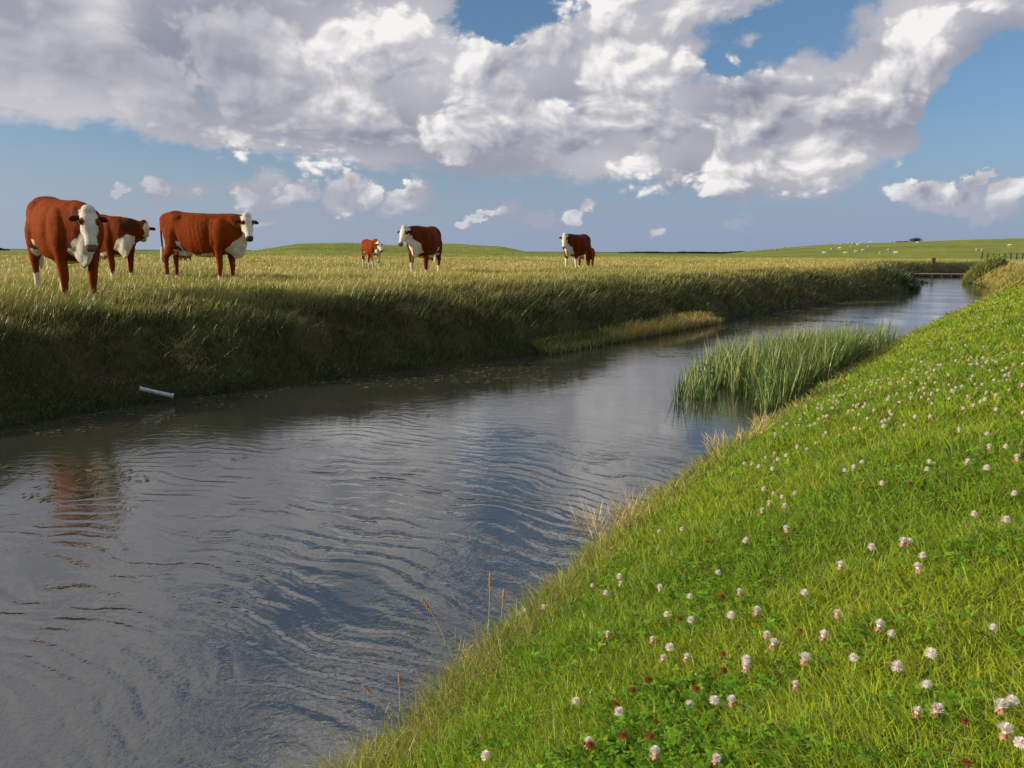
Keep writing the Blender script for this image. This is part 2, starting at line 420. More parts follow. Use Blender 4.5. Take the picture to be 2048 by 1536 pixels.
# ripples spreading in wide arcs from the left
wv = N.vm('SCALE', N.vm('SUBTRACT', N.noise(p2, 0.9, 2.0, 0.5, col=True), (0.5, 0.5, 0.5)), scale=0.9)
pw = N.vm('ADD', p2, wv)
dist = N.vm('DISTANCE', pw, (-2.9, 0.6, 0.0))
brk = N.noise(N.comb(N.m('MULTIPLY', X, 1.0), Y, 2.0), 3.6, 4.0, 0.62)
ring1 = N.m('SINE', N.m('ADD', N.m('MULTIPLY', dist, 2 * math.pi / 0.15), N.m('MULTIPLY', brk, 7.0)))
ring2 = N.m('SINE', N.m('ADD', N.m('MULTIPLY', dist, 2 * math.pi / 0.072), N.m('MULTIPLY', brk, 11.0)))
patch = N.m('MULTIPLY', N.rng(N.noise(p2, 0.9, 3.0, 0.6), 0.34, 0.54), N.rng(N.noise(N.comb(X, Y, 7.0), 3.4, 2.0, 0.5), 0.35, 0.6, 0.25, 1.25))
band = N.m('MULTIPLY', N.rng(dist, 1.0, 2.2), N.m('MULTIPLY', N.rng(dist, 5.2, 8.5, 1.0, 0.12), N.rng(N.m('SUBTRACT', Y, N.m('MULTIPLY', X, 1.05)), 5.5, 9.5, 1.0, 0.15)))
rings = N.m('MULTIPLY', N.m('ADD', N.m('MULTIPLY', ring1, 0.0017), N.m('MULTIPLY', ring2, 0.0006)), N.m('MULTIPLY', band, N.m('ADD', N.m('MULTIPLY', patch, 0.95), 0.10)))
chop1 = N.m('MULTIPLY', N.noise(pw, 8.0, 3.0, 0.55, 0.4), 0.0070)
chop2 = N.m('MULTIPLY', N.noise(N.comb(X, Y, 4.0), 34.0, 3.0, 0.6, 0.3), 0.0026)
chopm = N.rng(N.noise(p2, 0.45, 3.0, 0.55), 0.38, 0.62, 0.28, 1.0)
nearm = N.rng(dist, 1.2, 4.2, 1.9, 0.42)
h = N.m('ADD', rings, N.m('MULTIPLY', N.m('ADD', chop1, chop2), N.m('MULTIPLY', chopm, nearm)))
bn = N.node('ShaderNodeBump'); N.put(bn.inputs['Height'], h); bn.inputs['Strength'].default_value = 1.0; bn.inputs['Distance'].default_value = 1.0
murk = N.mix(N.noise(p2, 0.6, 3.0, 0.6), (0.024, 0.028, 0.020, 1), (0.048, 0.050, 0.038, 1))
finish(N, principled(N, murk, 0.03, 0.5, bn.outputs[0], IOR=2.65))
wx = np.array([POLY[:, 0].min() - 3, POLY[:, 0].max() + 3]); wy = np.array([POLY[:, 1].min() - 3, POLY[:, 1].max() + 3])
water = build_mesh('water', [(wx[0], wy[0], 0), (wx[1], wy[0], 0), (wx[1], wy[1], 0), (wx[0], wy[1], 0)], [(0, 1, 2, 3)], None, (m_water,))
tag(water, kind='structure')

# ------------------------------------------------------------------ grass
def grass_material(name, trans=0.30, gloss=0.045, rough=0.55):
    m, N = new_mat(name); c = attr(N)
    d = N.node('ShaderNodeBsdfDiffuse'); N.put(d.inputs[0], c)
    t = N.node('ShaderNodeBsdfTranslucent'); N.put(t.inputs[0], c)
    g = N.node('ShaderNodeBsdfGlossy'); g.inputs['Roughness'].default_value = rough; g.inputs[0].default_value = (0.7, 0.75, 0.6, 1)
    a = N.node('ShaderNodeMixShader'); a.inputs[0].default_value = trans; N.l.new(d.outputs[0], a.inputs[1]); N.l.new(t.outputs[0], a.inputs[2])
    fr = N.node('ShaderNodeFresnel'); fr.inputs[0].default_value = 1.35
    b = N.node('ShaderNodeMixShader'); N.put(b.inputs[0], N.m('MULTIPLY', fr.outputs[0], gloss * 4, clamp=True)); N.l.new(a.outputs[0], b.inputs[1]); N.l.new(g.outputs[0], b.inputs[2])
    finish(N, b.outputs[0]); return m
m_grass = grass_material('grass_blades')
m_reed = grass_material('reed_blades', 0.25, 0.15)

def blades(name, P, H, Wd, az, lean, curl, c0, c1, mat, z_off=-0.01, face=None, link=True):
    """P (n,3) roots; H height; Wd width; az lean direction; lean, curl = sideways shift at the tip as a share of H"""
    n = len(P)
    face = rs.uniform(0, 2 * np.pi, n) if face is None else face
    sx, sy = np.cos(face), np.sin(face)
    lx, ly = np.cos(az), np.sin(az)
    V = np.zeros((n, 7, 3), np.float32); C = np.zeros((n, 7, 3), np.float32)
    k = 0
    for t, wf in ((0.0, 0.8), (0.38, 1.0), (0.74, 0.62), (1.0, 0.0)):
        off = H * (lean * t + curl * t ** 2.2)
        up = H * t * np.sqrt(np.maximum(0.15, 1 - 0.45 * (lean * t + curl * t ** 1.5) ** 2)) - H * np.maximum(curl - 0.5, 0) * t ** 3 * 0.5
        cx, cy, cz = P[:, 0] + lx * off, P[:, 1] + ly * off, P[:, 2] + up + z_off
        cc = c0 * (1 - t) + c1 * t
        if wf > 0:
            for s in (-1, 1):
                V[:, k, 0] = cx + s * sx * Wd * wf / 2; V[:, k, 1] = cy + s * sy * Wd * wf / 2; V[:, k, 2] = cz; C[:, k] = cc; k += 1
        else:
            V[:, k, 0] = cx; V[:, k, 1] = cy; V[:, k, 2] = cz; C[:, k] = cc; k += 1
    b = (np.arange(n) * 7)[:, None, None]
    q = (b + np.array([[0, 1, 3, 2], [2, 3, 5, 4]])[None]).reshape(-1, 4)
    t3 = (b + np.array([[4, 5, 6]])[None]).reshape(-1, 3)
    return build_mesh(name, V.reshape(-1, 3), q, t3, (mat,), False, C.reshape(-1, 3), link)

CINV = np.linalg.inv(CM)
def project(x, y, z):
    v = CINV @ np.stack([x, y, z - EYE])
    return 1024 + F * v[0] / -v[2], 768 - F * v[1] / -v[2], -v[2]

def scatter(n, r0, r1, a0=-42, a1=42, pw=1.0, margin=220):
    """points spread evenly over the logarithm of distance, inside what could be seen"""
    a = np.radians(rs.uniform(a0, a1, n)); r = np.exp(math.log(r0) + (math.log(r1 / r0)) * rs.uniform(0, 1, n) ** pw)
    x, y = r * np.sin(a), r * np.cos(a)
    z, dn, df, w, ns = land(x, y)
    px, py, dep = project(x, y, z)
    ok = ~w & (px > -margin) & (px < 2048 + margin) & (py < 1536 + 2.2 * margin) & (dep > 0.2)
    return [v[ok] for v in (x, y, z, dn, df, ns, r)]

def cvar(base, n, amt=0.18, hue=0.10):
    b = np.asarray(base, float)
    if b.ndim == 1: b = np.repeat(b[None], n, 0)
    s = np.exp(rs.normal(0, amt, n))[:, None]; h = rs.normal(0, hue, n)
    return np.clip(b * s * np.stack([1 + h, np.ones(n), 1 - h], -1), 0.002, 0.9)

def lerp(a, b, t): return np.asarray(a) * (1 - np.asarray(t)[..., None]) + np.asarray(b) * np.asarray(t)[..., None]

QUICK = False
KD = 0.35 if QUICK else 1.0

# the mown bank in the foreground
x, y, z, dn, df, ns, r = scatter(int(900000 * KD), 0.55, 34, -36, 66, 1.0, 800)
k = ns & (dn < 9) & (rs.uniform(0, 1, len(x)) < np.clip(1.5 - dn / 9, 0.3, 1)); x, y, z, dn, r = x[k], y[k], z[k], dn[k], r[k]; n = len(x)
pat = fnoise(x * 1.1, y * 1.1, 4, 71); pat2 = fnoise(x * 3.5, y * 3.5, 3, 75)
edge = 1 - sstep(0.08, 0.38, dn)
H = (0.028 + 0.045 * pat2 + 0.02 * rs.uniform(0, 1, n)) * rs.uniform(0.7, 1.25, n) * (1 + 0.9 * edge) * (1 + 0.010 * r)
Wd = np.maximum(0.0030, 0.00115 * r) * rs.uniform(0.7, 1.3, n)
cg_, cy_ = np.array([0.120, 0.200, 0.012]), np.array([0.185, 0.245, 0.015])
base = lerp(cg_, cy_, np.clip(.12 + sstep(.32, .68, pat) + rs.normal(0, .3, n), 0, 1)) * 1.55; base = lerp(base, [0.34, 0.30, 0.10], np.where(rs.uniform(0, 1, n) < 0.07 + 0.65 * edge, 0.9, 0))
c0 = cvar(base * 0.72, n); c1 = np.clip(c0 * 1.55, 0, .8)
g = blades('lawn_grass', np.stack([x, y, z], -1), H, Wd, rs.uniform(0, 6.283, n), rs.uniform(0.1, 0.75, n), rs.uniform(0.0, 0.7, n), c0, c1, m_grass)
tag(g, 'short lush green grass covering the foreground bank', 'grass', kind='stuff')

# the rough field on the far side
x, y, z, dn, df, ns, r = scatter(int(460000 * KD), 8.0, 130, -44, 42, 0.95, 360)
k = ((~ns) & (df > 1.3)) | (ns & (r > 30) & (dn > 1.2)); x, y, z, dn, df, ns, r = x[k], y[k], z[k], dn[k], df[k], ns[k], r[k]; n = len(x)
pat = fnoise(x * .35, y * .35, 4, 51); pat2 = fnoise(x * 1.6, y * 1.6, 3, 82)
low = sstep(60, 120, r)
H = (0.085 + 0.135 * pat2) * rs.uniform(0.6, 1.3, n) * (1 - 0.6 * low) * np.where(ns, 0.8, 1.0)
Wd = np.maximum(0.0030, 0.00056 * r) * rs.uniform(0.7, 1.3, n)
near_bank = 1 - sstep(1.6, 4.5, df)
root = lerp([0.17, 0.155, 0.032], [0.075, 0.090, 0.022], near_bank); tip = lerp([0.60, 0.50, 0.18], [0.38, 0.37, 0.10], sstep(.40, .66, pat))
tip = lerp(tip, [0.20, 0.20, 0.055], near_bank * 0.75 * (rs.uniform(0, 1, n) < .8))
tip = lerp(tip, [0.36, 0.42, 0.09], sstep(70, 110, r) * .8)
v = np.exp(rs.normal(0, .22, n))[:, None]
wind = 0.5 + rs.normal(0, 0.9, n)
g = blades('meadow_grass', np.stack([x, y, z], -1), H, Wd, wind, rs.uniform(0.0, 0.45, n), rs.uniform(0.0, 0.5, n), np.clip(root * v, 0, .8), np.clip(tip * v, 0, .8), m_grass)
tag(g, 'tall straw and olive meadow grass in seed across the cow pasture', 'grass', kind='stuff')

# the shaded far bank
x, y, z, dn, df, ns, r = scatter(int(460000 * KD), 6.5, 75, -44, 42, 1.25, 360)
k = (((~ns) & (df < 2.9)) | (ns & (r > 27) & (dn < 2.0))) & (rs.uniform(0, 1, len(x)) < .95); x, y, z, dn, df, ns, r = x[k], y[k], z[k], dn[k], df[k], ns[k], r[k]; n = len(x)
d_ = np.where(ns, dn, df)
pat = fnoise(x * .9, y * .9, 3, 91); pat2 = fnoise(x * 2.4, y * 2.4, 3, 95); kind_ = rs.uniform(0, 1, n)
top = sstep(1.0, 2.2, d_)
keep = ~((~ns) & (df < 2.2) & (fnoise(x * 1.1, y * 1.1, 3, 61) > .60) & (rs.uniform(0, 1, n) < .5))
x, y, z, dn, df, ns, r, pat, pat2, kind_, top, d_ = [v_[keep] for v_ in (x, y, z, dn, df, ns, r, pat, pat2, kind_, top, d_)]; n = len(x)
H = (0.07 + 0.34 * pat2) * rs.uniform(0.5, 1.35, n) * (0.62 + 0.38 * sstep(0.15, 0.7, d_)) * (1 - .25 * top)
H = H * (0.6 + .5 * sstep(7, 14, r)) * (1 - .50 * top)
Wd = np.maximum(0.0040, 0.00062 * r) * rs.uniform(0.6, 1.5, n)
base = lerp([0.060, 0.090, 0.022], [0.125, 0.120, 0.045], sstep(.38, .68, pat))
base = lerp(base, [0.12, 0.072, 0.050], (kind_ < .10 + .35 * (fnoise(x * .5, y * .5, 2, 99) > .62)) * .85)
base = lerp(base, [0.030, 0.085, 0.018], (1 - sstep(0.1, 0.6, d_)) * .85)  # greener foot grass, its colour also darkened for shade low on the bank
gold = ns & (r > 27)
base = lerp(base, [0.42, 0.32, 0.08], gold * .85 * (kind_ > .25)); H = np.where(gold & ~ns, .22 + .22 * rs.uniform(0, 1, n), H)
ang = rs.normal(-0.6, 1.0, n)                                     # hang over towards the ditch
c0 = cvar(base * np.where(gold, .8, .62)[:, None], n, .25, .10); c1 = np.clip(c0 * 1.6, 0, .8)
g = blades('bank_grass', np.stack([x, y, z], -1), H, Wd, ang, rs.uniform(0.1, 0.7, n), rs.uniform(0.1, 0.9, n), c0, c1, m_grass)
tag(g, 'rank dark green and brown grass hanging over the shaded far bank', 'grass', kind='stuff')

# ------------------------------------------------------------------ cattle
def loft(bm, st, n=16, power=2.0):
    """closed tube through stations (centre, side unit, up unit, half width, half height)"""
    rings = []
    for c, s, u, w, h in st:
        c, s, u = Vector(c), Vector(s), Vector(u); ring = []
        for k in range(n):
            a = 2 * math.pi * k / n; ca, sa = math.cos(a), math.sin(a); e = 2.0 / power
            ring.append(bm.verts.new(c + s * (w * math.copysign(abs(ca) ** e, ca)) + u * (h * math.copysign(abs(sa) ** e, sa))))
        rings.append(ring)
    for a, b in zip(rings[:-1], rings[1:]):
        for k in range(n): bm.faces.new((a[k], a[(k + 1) % n], b[(k + 1) % n], b[k]))
    bm.faces.new(rings[0][::-1]); bm.faces.new(rings[-1])

def tube(bm, pts, rad, flat=None, n=12):
    """tube along points with radii; flat = (sideways factor, other factor)"""
    st = []
    pts = [Vector(p) for p in pts]
    for i, p in enumerate(pts):
        t = (pts[min(i + 1, len(pts) - 1)] - pts[max(i - 1, 0)]).normalized()
        ref = Vector((0, 1, 0)) if abs(t.y) < 0.9 else Vector((1, 0, 0))
        s = (ref - t * ref.dot(t)).normalized(); u = t.cross(s)
        r = rad[i]; w, h = (r if isinstance(r, tuple) else (r, r))
        st.append((p, s, u, w, h))
    loft(bm, st, n)

def ellipsoid(bm, c, r, rot=None, seg=16):
    m = Matrix.Translation(c) @ (rot.to_4x4() if rot else Matrix.Identity(4)) @ Matrix.Diagonal((*r, 1))
    import bmesh
    bmesh.ops.create_uvsphere(bm, u_segments=seg, v_segments=seg // 2 + 2, radius=1, matrix=m)

import bmesh
def fuse(bm, voxel, iters=5, fac=0.5):
    """grow one continuous skin over overlapping volumes"""
    bmesh.ops.recalc_face_normals(bm, faces=bm.faces)
    me = bpy.data.meshes.new('tmp'); bm.to_mesh(me); bm.free()
    o = bpy.data.objects.new('tmp', me); COL.objects.link(o)
    r = o.modifiers.new('r', 'REMESH'); r.mode = 'VOXEL'; r.voxel_size = voxel
    s = o.modifiers.new('s', 'SMOOTH'); s.factor = fac; s.iterations = iters
    dg = bpy.context.evaluated_depsgraph_get()
    out = bpy.data.meshes.new_from_object(o.evaluated_get(dg))
    bpy.data.objects.remove(o); bpy.data.meshes.remove(me)
    return out

m_hide, N = new_mat('cattle_coat')
tcn = N.node('ShaderNodeTexCoord'); ob = tcn.outputs['Object']
strk = N.noise(N.vm('MULTIPLY', ob, (14.0, 14.0, 7.0)), 3.0, 5.0, 0.7)
big = N.noise(ob, 3.5, 3.0, 0.6)
c = N.mix(1.0, attr(N), N.mix(strk, (0.62, 0.62, 0.62, 1), (1.30, 1.30, 1.30, 1)), 'MULTIPLY')
c = N.mix(1.0, c, N.mix(big, (0.55, 0.48, 0.45, 1), (1.35, 1.42, 1.4, 1)), 'MULTIPLY')
finish(N, principled(N, c, 0.75, 0.05, bump(N, N.m('ADD', strk, N.m('MULTIPLY', big, 4.0)), 0.5, 0.016), Sheen_Weight=0.0))
m_eye, N = new_mat('dark_eye'); finish(N, principled(N, (0.012, 0.008, 0.006, 1), 0.12, 0.6))

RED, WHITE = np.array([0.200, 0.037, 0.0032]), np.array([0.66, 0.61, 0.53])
DARK, NOSE, HOOF = np.array([0.060, 0.016, 0.008]), np.array([0.20, 0.11, 0.095]), np.array([0.045, 0.038, 0.03])

def cow(name, label, cat, loc, heading, scale=1.0, poll=(1.10, 0.0, 1.26), yaw=0.0, pitch=55.0, feet=(0, 0, 0, 0), calf=False,
        socks=(0.3, 0.3, 0.35, 0.35), bib=1.0, crest=0.0, belly=1.0, coat_shade=1.0, dip=0.0, voxel=0.018, tail_y=0.0, udder=True, face_dark=0.0, group=None):
    bm = bmesh.new()
    X_, Y_, Z_ = Vector((1, 0, 0)), Vector((0, 1, 0)), Vector((0, 0, 1))
    slim = 0.78 if calf else 1.0
    T = [(-1.00, 1.15, .08, .09), (-0.95, 1.12, .18, .17), (-0.84, 1.08, .25, .25), (-0.66, 1.05, .285, .325), (-0.42, .975, .315, .370), (-0.12, 0.93, .365, .410),
         (0.14, .925, .375, .415), (0.38, .945, .335, .395), (0.58, .975, .285, .370), (0.74, .98, .225, .31), (0.86, .985, .15, .22), (0.92, .98, .07, .12)]
    loft(bm, [((x, 0, z + (0.04 if calf else 0)), Y_, Z_, w * slim * .92, h * (0.80 if calf else 1)) for x, z, w, h in T], 24, 2.45)
    # withers, hip bones and the spine
    ellipsoid(bm, (0.52, 0, 1.27), (0.22, 0.09, 0.085)); ellipsoid(bm, (-0.58, 0, 1.29), (0.24, 0.12, 0.06))
    for s in (-1, 1):
        ellipsoid(bm, (-0.52, s * 0.19 * slim, 1.22), (0.17, 0.08, 0.08)); ellipsoid(bm, (-0.92, s * 0.10, 1.20), (0.07, 0.05, 0.05))
        ellipsoid(bm, (0.52, s * 0.225 * slim, 0.98), (0.20, 0.10, 0.27))
    # neck
    P_ = Vector(poll)
    yw, pt = R(yaw), R(pitch)
    d = Vector((math.cos(yw) * math.cos(pt), math.sin(yw) * math.cos(pt), -math.sin(pt)))
    s_ = Vector((-math.sin(yw), math.cos(yw), 0)); u = s_.cross(d) * -1
    if u.z < 0: u = -u
    hs = 0.84 if calf else 0.87
    back = P_ - Vector((math.cos(yw), math.sin(yw), 0)) * 0.06
    n0, n1 = Vector((0.52, 0, 1.04)), Vector((0.80, back.y * 0.35, (1.06 + back.z * .95) / 2 + 0.01))
    tube(bm, [n0, (n0 + n1) / 2 + Vector((0, 0, .01)), n1, (n1 + back) / 2 + Vector((0, 0, -.03)), back + Vector((0, 0, -.07))],
         [(.22 * slim, .30 * slim), (.20 * slim, .27 * slim), (.16 * slim, .225 * slim), (.125, .17), (.10, .12)], n=16)
    # head: poll, brow, bridge, muzzle
    H_ = [(-.05, .0, .075, .07), (0.0, .0, .098, .095), (.07, -.01, .118, .118), (.15, -.025, .122, .128), (.23, -.03, .100, .118), (.31, -.03, .080, .098), (.39, -.025, .074, .082),
          (.46, -.02, .084, .076), (.52, -.02, .080, .066), (.555, -.02, .055, .044)]
    loft(bm, [(P_ + d * (t * hs) + u * (o_ * hs), s_, u, w * hs, h * hs) for t, o_, w, h in H_], 18, 2.25)
    ellipsoid(bm, P_ + u * .02 + d * -.02 + Vector((0, 0, .02)), (.085, .085, .07))
    for s in (-1, 1):
        ellipsoid(bm, P_ + d * (.14 * hs) + s_ * (s * .098 * hs) + u * (.045 * hs), (.035, .035, .035))
        ellipsoid(bm, P_ + d * (.22 * hs) + s_ * (s * .06 * hs) - u * (.075 * hs), (.06, .05, .08))
        e0 = P_ + s_ * (s * .085 * hs) + d * .03 - u * .03
        out = (s_ * s + d * .12 + Vector((0, 0, -.16))).normalized()
        uu = (Z_ - out * out.z).normalized(); ww = out.cross(uu)
        loft(bm, [(e0 + out * (t * hs), uu, ww, w * hs, h * hs) for t, w, h in ((0, .030, .026), (.04, .036, .026), (.09, .052, .022), (.13, .052, .020), (.165, .032, .015), (.185, .012, .010))], 12)
    # brisket and dewlap
    if not calf:
        ellipsoid(bm, (.74, 0, .71), (.16, .105, .16)); ellipsoid(bm, (.84, 0, .84), (.13, .11, .20))
        throat = P_ + d * .20 - u * .12
        tube(bm, [throat.lerp(Vector((.86, 0, .85)), k) for k in (0, .35, .7, 1)] + [Vector((.82, 0, .62)), Vector((.70, 0, .54))],
             [(.030, .05), (.036, .08), (.040, .11), (.045, .13), (.042, .10), (.035, .06)], n=12)
    else:
        ellipsoid(bm, (.76, 0, .86), (.13, .12, .15))
    # legs
    thick = 0.86 if calf else 1.0
    for i, s in enumerate((-1, 1)):
        fx = feet[i]
        q = lambda x, y, z: (x + fx * (1 - min(z, .9) / .9), y * s * slim, z)
        tube(bm, [q(.54, .17, 1.02), q(.50, .195, .84), q(.485, .20, .70), q(.50, .195, .56), q(.515, .185, .42), q(.52, .185, .36), q(.51, .185, .25), q(.51, .185, .15), q(.525, .185, .11), q(.55, .185, .055), q(.575, .185, .0)],
             [(r_[0] * thick, r_[1] * thick) for r_ in ((.10, .15), (.10, .14), (.085, .115), (.068, .082), (.060, .064), (.058, .060), (.040, .044), (.040, .045), (.050, .055), (.046, .050), (.060, .068))], n=12)
        fx2 = feet[2 + i]
        q = lambda x, y, z: (x + fx2 * (1 - min(z, .9) / .9), y * s * slim, z)
        tube(bm, [q(-.62, .15, 1.05), q(-.62, .185, .90), q(-.62, .20, .76), q(-.68, .195, .64), q(-.76, .185, .55), q(-.80, .18, .49), q(-.79, .18, .40), q(-.775, .18, .28), q(-.765, .18, .16), q(-.75, .18, .115), q(-.72, .18, .055), q(-.695, .18, .0)],
             [(r_[0] * thick, r_[1] * thick) for r_ in ((.12, .24), (.125, .235), (.11, .185), (.085, .125), (.062, .085), (.055, .072), (.045, .055), (.040, .046), (.042, .046), (.050, .055), (.046, .050), (.060, .068))], n=12)
    # udder and tail
    if udder and not calf:
        ellipsoid(bm, (-.46, 0, .59), (.17, .14, .12))
        for a in (-.07, .07):
            for b in (-.07, .07): tube(bm, [(-.46 + a, b, .52), (-.46 + a, b, .42)], [.026, .020], n=8)
    tl = [(-.94, 0, 1.26), (-1.01, 0, 1.22), (-1.04, tail_y * .3, 1.08), (-1.04, tail_y * .6, .88), (-1.02, tail_y * .9, .70), (-1.02, tail_y, .58), (-1.02, tail_y, .46), (-1.02, tail_y, .36)]
    tube(bm, tl, [.045, .042, .032, .027, .027, .045, .050, .020], n=10)
    me = fuse(bm, voxel, 9 if voxel < .02 else 5)
    nv = len(me.vertices); co = np.empty(nv * 3, np.float32); me.vertices.foreach_get('co', co); co = co.reshape(-1, 3).astype(float)
    nrm = np.empty(nv * 3, np.float32); me.vertices.foreach_get('normal', nrm); nrm = nrm.reshape(-1, 3)
    x, y, z = co.T; side = sstep(.12, .24, np.abs(y))
    dent = -.015 * np.exp(-(((x + .36) / .11) ** 2 + ((z - 1.17) / .09) ** 2)) - .026 * np.exp(-(((x - .30) / .06) ** 2 + ((z - .95) / .28) ** 2)) - .020 * np.exp(-(((x + .50) / .05) ** 2 + ((z - .85) / .2) ** 2))
    dent = dent + .0028 * np.sin((x + z * .25) * 62) * np.exp(-(((x + .02) / .24) ** 2 + ((z - .95) / .2) ** 2)) * (0 if calf else 1)
    dent = dent * side + (fnoise(x * 6, z * 6 + y * 3, 3, 17) - .5) * .012 * (z > .5) * (x < .9)
    co = co + nrm * dent[:, None]; me.vertices.foreach_set('co', co.astype(np.float32).ravel()); me.update()
    # coat: red-brown with white face, breast, underline, socks and switch
    nv = len(me.vertices); co = np.empty(nv * 3, np.float32); me.vertices.foreach_get('co', co); co = co.reshape(-1, 3).astype(float)
    x, y, z = co.T
    nz = (fnoise(x * 7 + 3, z * 7 + y * 5, 3, int(scale * 100) + len(label)) - .5)
    C = np.repeat(RED[None] * coat_shade, nv, 0)  # factor below one paints the shade of unlit flanks into the red
    wht = np.zeros(nv)
    rel = co - np.array(P_); tt = rel @ np.array(d); ss = rel @ np.array(s_); uv = rel @ np.array(u)
    headd = np.hypot(ss, uv)
    onhead = (tt > -.09) & (headd < .17 * hs) & (tt < .7)
    head = onhead & (uv > -0.145 + nz * .05)
    wht = np.maximum(wht, head * 1.0)
    throat_d = np.abs(y - back.y * np.clip((x - .75) / .35, 0, 1))
    breast = (x > .70 + nz * .12 - .05 * bib - (.12 if calf else 0)) & (z < (.66 + .06 * bib + nz * .14 + np.clip(x - .68, 0, 1) * .85)) & (z > .40) & (np.abs(y) < .17) & ~onhead
    wht = np.maximum(wht, breast * (bib > 0))
    under = (z < .565 + nz * .09 + .03 * belly + np.clip(-.1 - x, 0, 1) * .12) & (np.abs(x + .06) < .50) & (z > .46) & (belly > 0) & (np.abs(y) < np.where(x > .34, .10, .34))
    under |= (z < .80 + nz * .05) & (z > .52) & (np.abs(x + .40 + (z - .62) * .35) < .045) & (belly > 0)
    wht = np.maximum(wht, under)
    for i, s in enumerate((-1, 1)):
        f = (x > .2) & (y * s > .05) & (z < socks[i] + nz * .12); b = (x < -.5) & (x > -.98) & (y * s > .05) & (z < socks[2 + i] + nz * .12)
        wht = np.maximum(wht, f | b)
    wht = np.maximum(wht, (x < -.955) & (z < .66 + nz * .1) & (np.abs(y - tail_y) < .09))
    if crest: wht = np.maximum(wht, (x > .80 - crest) & (x < P_.x + .02) & (z > 1.15) & (np.abs(y - back.y * np.clip((x - .55) / .5, 0, 1)) < .075 + nz * .08) & (uv > -.25))
    C = lerp(C, WHITE, wht)
    # ears, eye rims, nose, hooves, udder
    ear = (np.abs(ss) > .115 * hs) & (np.abs(ss) < .45) & (np.abs(tt) < .16) & (np.abs(uv + .04) < .14)
    C[ear] = DARK * 1.2
    for s in (-1, 1):
        e = np.linalg.norm(co - np.array(P_ + d * (.14 * hs) + s_ * (s * .115 * hs) + u * (.05 * hs)), axis=1)
        C[e < .050] = RED * (.55 if face_dark else .8)
    nose = onhead & (tt > .475 * hs) & (uv > -.10); C[nose] = NOSE * (.35 if face_dark else 1.0)
    C[(z < .065) & (np.abs(y) > .05)] = HOOF
    ud = (np.abs(x + .46) < .17) & (z < .60) & (z > .40) & (np.abs(y) < .13)
    if udder and not calf: C[ud & (z < .53)] = [.34, .15, .11]
    # weathered: dark along lower legs, dusty white
    C = C * (1 + nz * .35)[:, None]
    C = np.clip(C, .004, .9)
    co[:, 0] = np.where(x < .6, .6 + (x - .6) * .86, x); me.vertices.foreach_set('co', co.astype(np.float32).ravel()); me.update()
    ca = me.color_attributes.new('tint', 'FLOAT_COLOR', 'POINT'); c4 = np.ones((nv, 4), np.float32); c4[:, :3] = C; ca.data.foreach_set('color', c4.ravel())
    me.polygons.foreach_set('use_smooth', np.ones(len(me.polygons), bool)); me.materials.append(m_hide); me.name = 'body'
    root = empty(name, (loc[0], loc[1], hz(*loc) - (0.04 if calf else 0.07)), R(heading), scale)
    tag(root, label, cat, group)
    b = bpy.data.objects.new('body', me); COL.objects.link(b); b.parent = root; root.rotation_euler[1] = R(dip)
    for s in (-1, 1):
        bm = bmesh.new(); bmesh.ops.create_uvsphere(bm, u_segments=12, v_segments=8, radius=.024 * hs)
        em = bpy.data.meshes.new('eye'); bm.to_mesh(em); bm.free(); em.materials.append(m_eye)
        em.polygons.foreach_set('use_smooth', np.ones(len(em.polygons), bool))
        e = bpy.data.objects.new('eye', em); COL.objects.link(e); e.parent = root
        e.location = P_ + d * (.14 * hs) + s_ * (s * .118 * hs) + u * (.052 * hs)
    return root

def at(px, depth): return ((px - 1024) / F * depth, depth)
cow('cow', 'big red-brown cow with white face standing nearest the ditch, looking at the camera', 'cow', at(134, 11.35), -43, 1.05, poll=(1.06, -.03, 1.20), yaw=-15, pitch=66,
    feet=(.06, -.05, .10, -.10), socks=(.12, .12, .34, .55), bib=1.2, voxel=.015, tail_y=-.04, udder=False, dip=4)
cow('cow', 'red-brown cow half hidden behind the nearest cow, its head turned away', 'cow', at(232, 17.6), -46, 1.06, poll=(.86, .36, 1.17), yaw=165, pitch=38,
    feet=(.05, -.04, .0, -.06), socks=(.22, .22, .6, .5), bib=1.5, crest=.45, coat_shade=.7, dip=2, voxel=.018)  # red toned down to paint in the shadowed neck
cow('cow', 'red-brown cow standing side on with its white face turned to the camera', 'cow', at(405, 16.7), -10, 1.08, poll=(1.06, -.17, 1.27), yaw=-50, pitch=56,
    feet=(-.03, .07, -.02, -.06), socks=(.18, .18, .14, .14), bib=1.6, voxel=.016, face_dark=1, dip=2.2)
cow('calf', 'small red and white calf standing alone out in the field', 'calf', at(744, 28.0), -58, 0.80, poll=(1.04, -.06, 1.16), yaw=4, pitch=48,
    feet=(.04, -.05, .05, -.06), socks=(.42, .36, .46, .35), bib=1.6, calf=True, belly=1.6, voxel=.022)
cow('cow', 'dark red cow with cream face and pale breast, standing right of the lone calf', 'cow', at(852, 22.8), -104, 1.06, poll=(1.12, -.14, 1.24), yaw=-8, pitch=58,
    feet=(.05, -.08, -.04, .08), socks=(.42, .2, .5, .3), bib=1.9, coat_shade=.62, voxel=.018)
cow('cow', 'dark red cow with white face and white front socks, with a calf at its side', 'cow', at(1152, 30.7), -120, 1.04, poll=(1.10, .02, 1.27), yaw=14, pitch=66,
    feet=(.03, -.03, .03, -.05), socks=(.5, .5, .2, .2), bib=1.8, coat_shade=.55, voxel=.020)
cow('calf', 'brown calf tucked in behind the flank of the farthest right cow', 'calf', at(1177, 31.3), 82, 0.66, poll=(1.02, .20, 1.0), yaw=40, pitch=30,
    feet=(.03, -.03, .03, -.04), socks=(.1, .1, .1, .1), bib=.6, calf=True, belly=0, voxel=.024, tail_y=-.1)

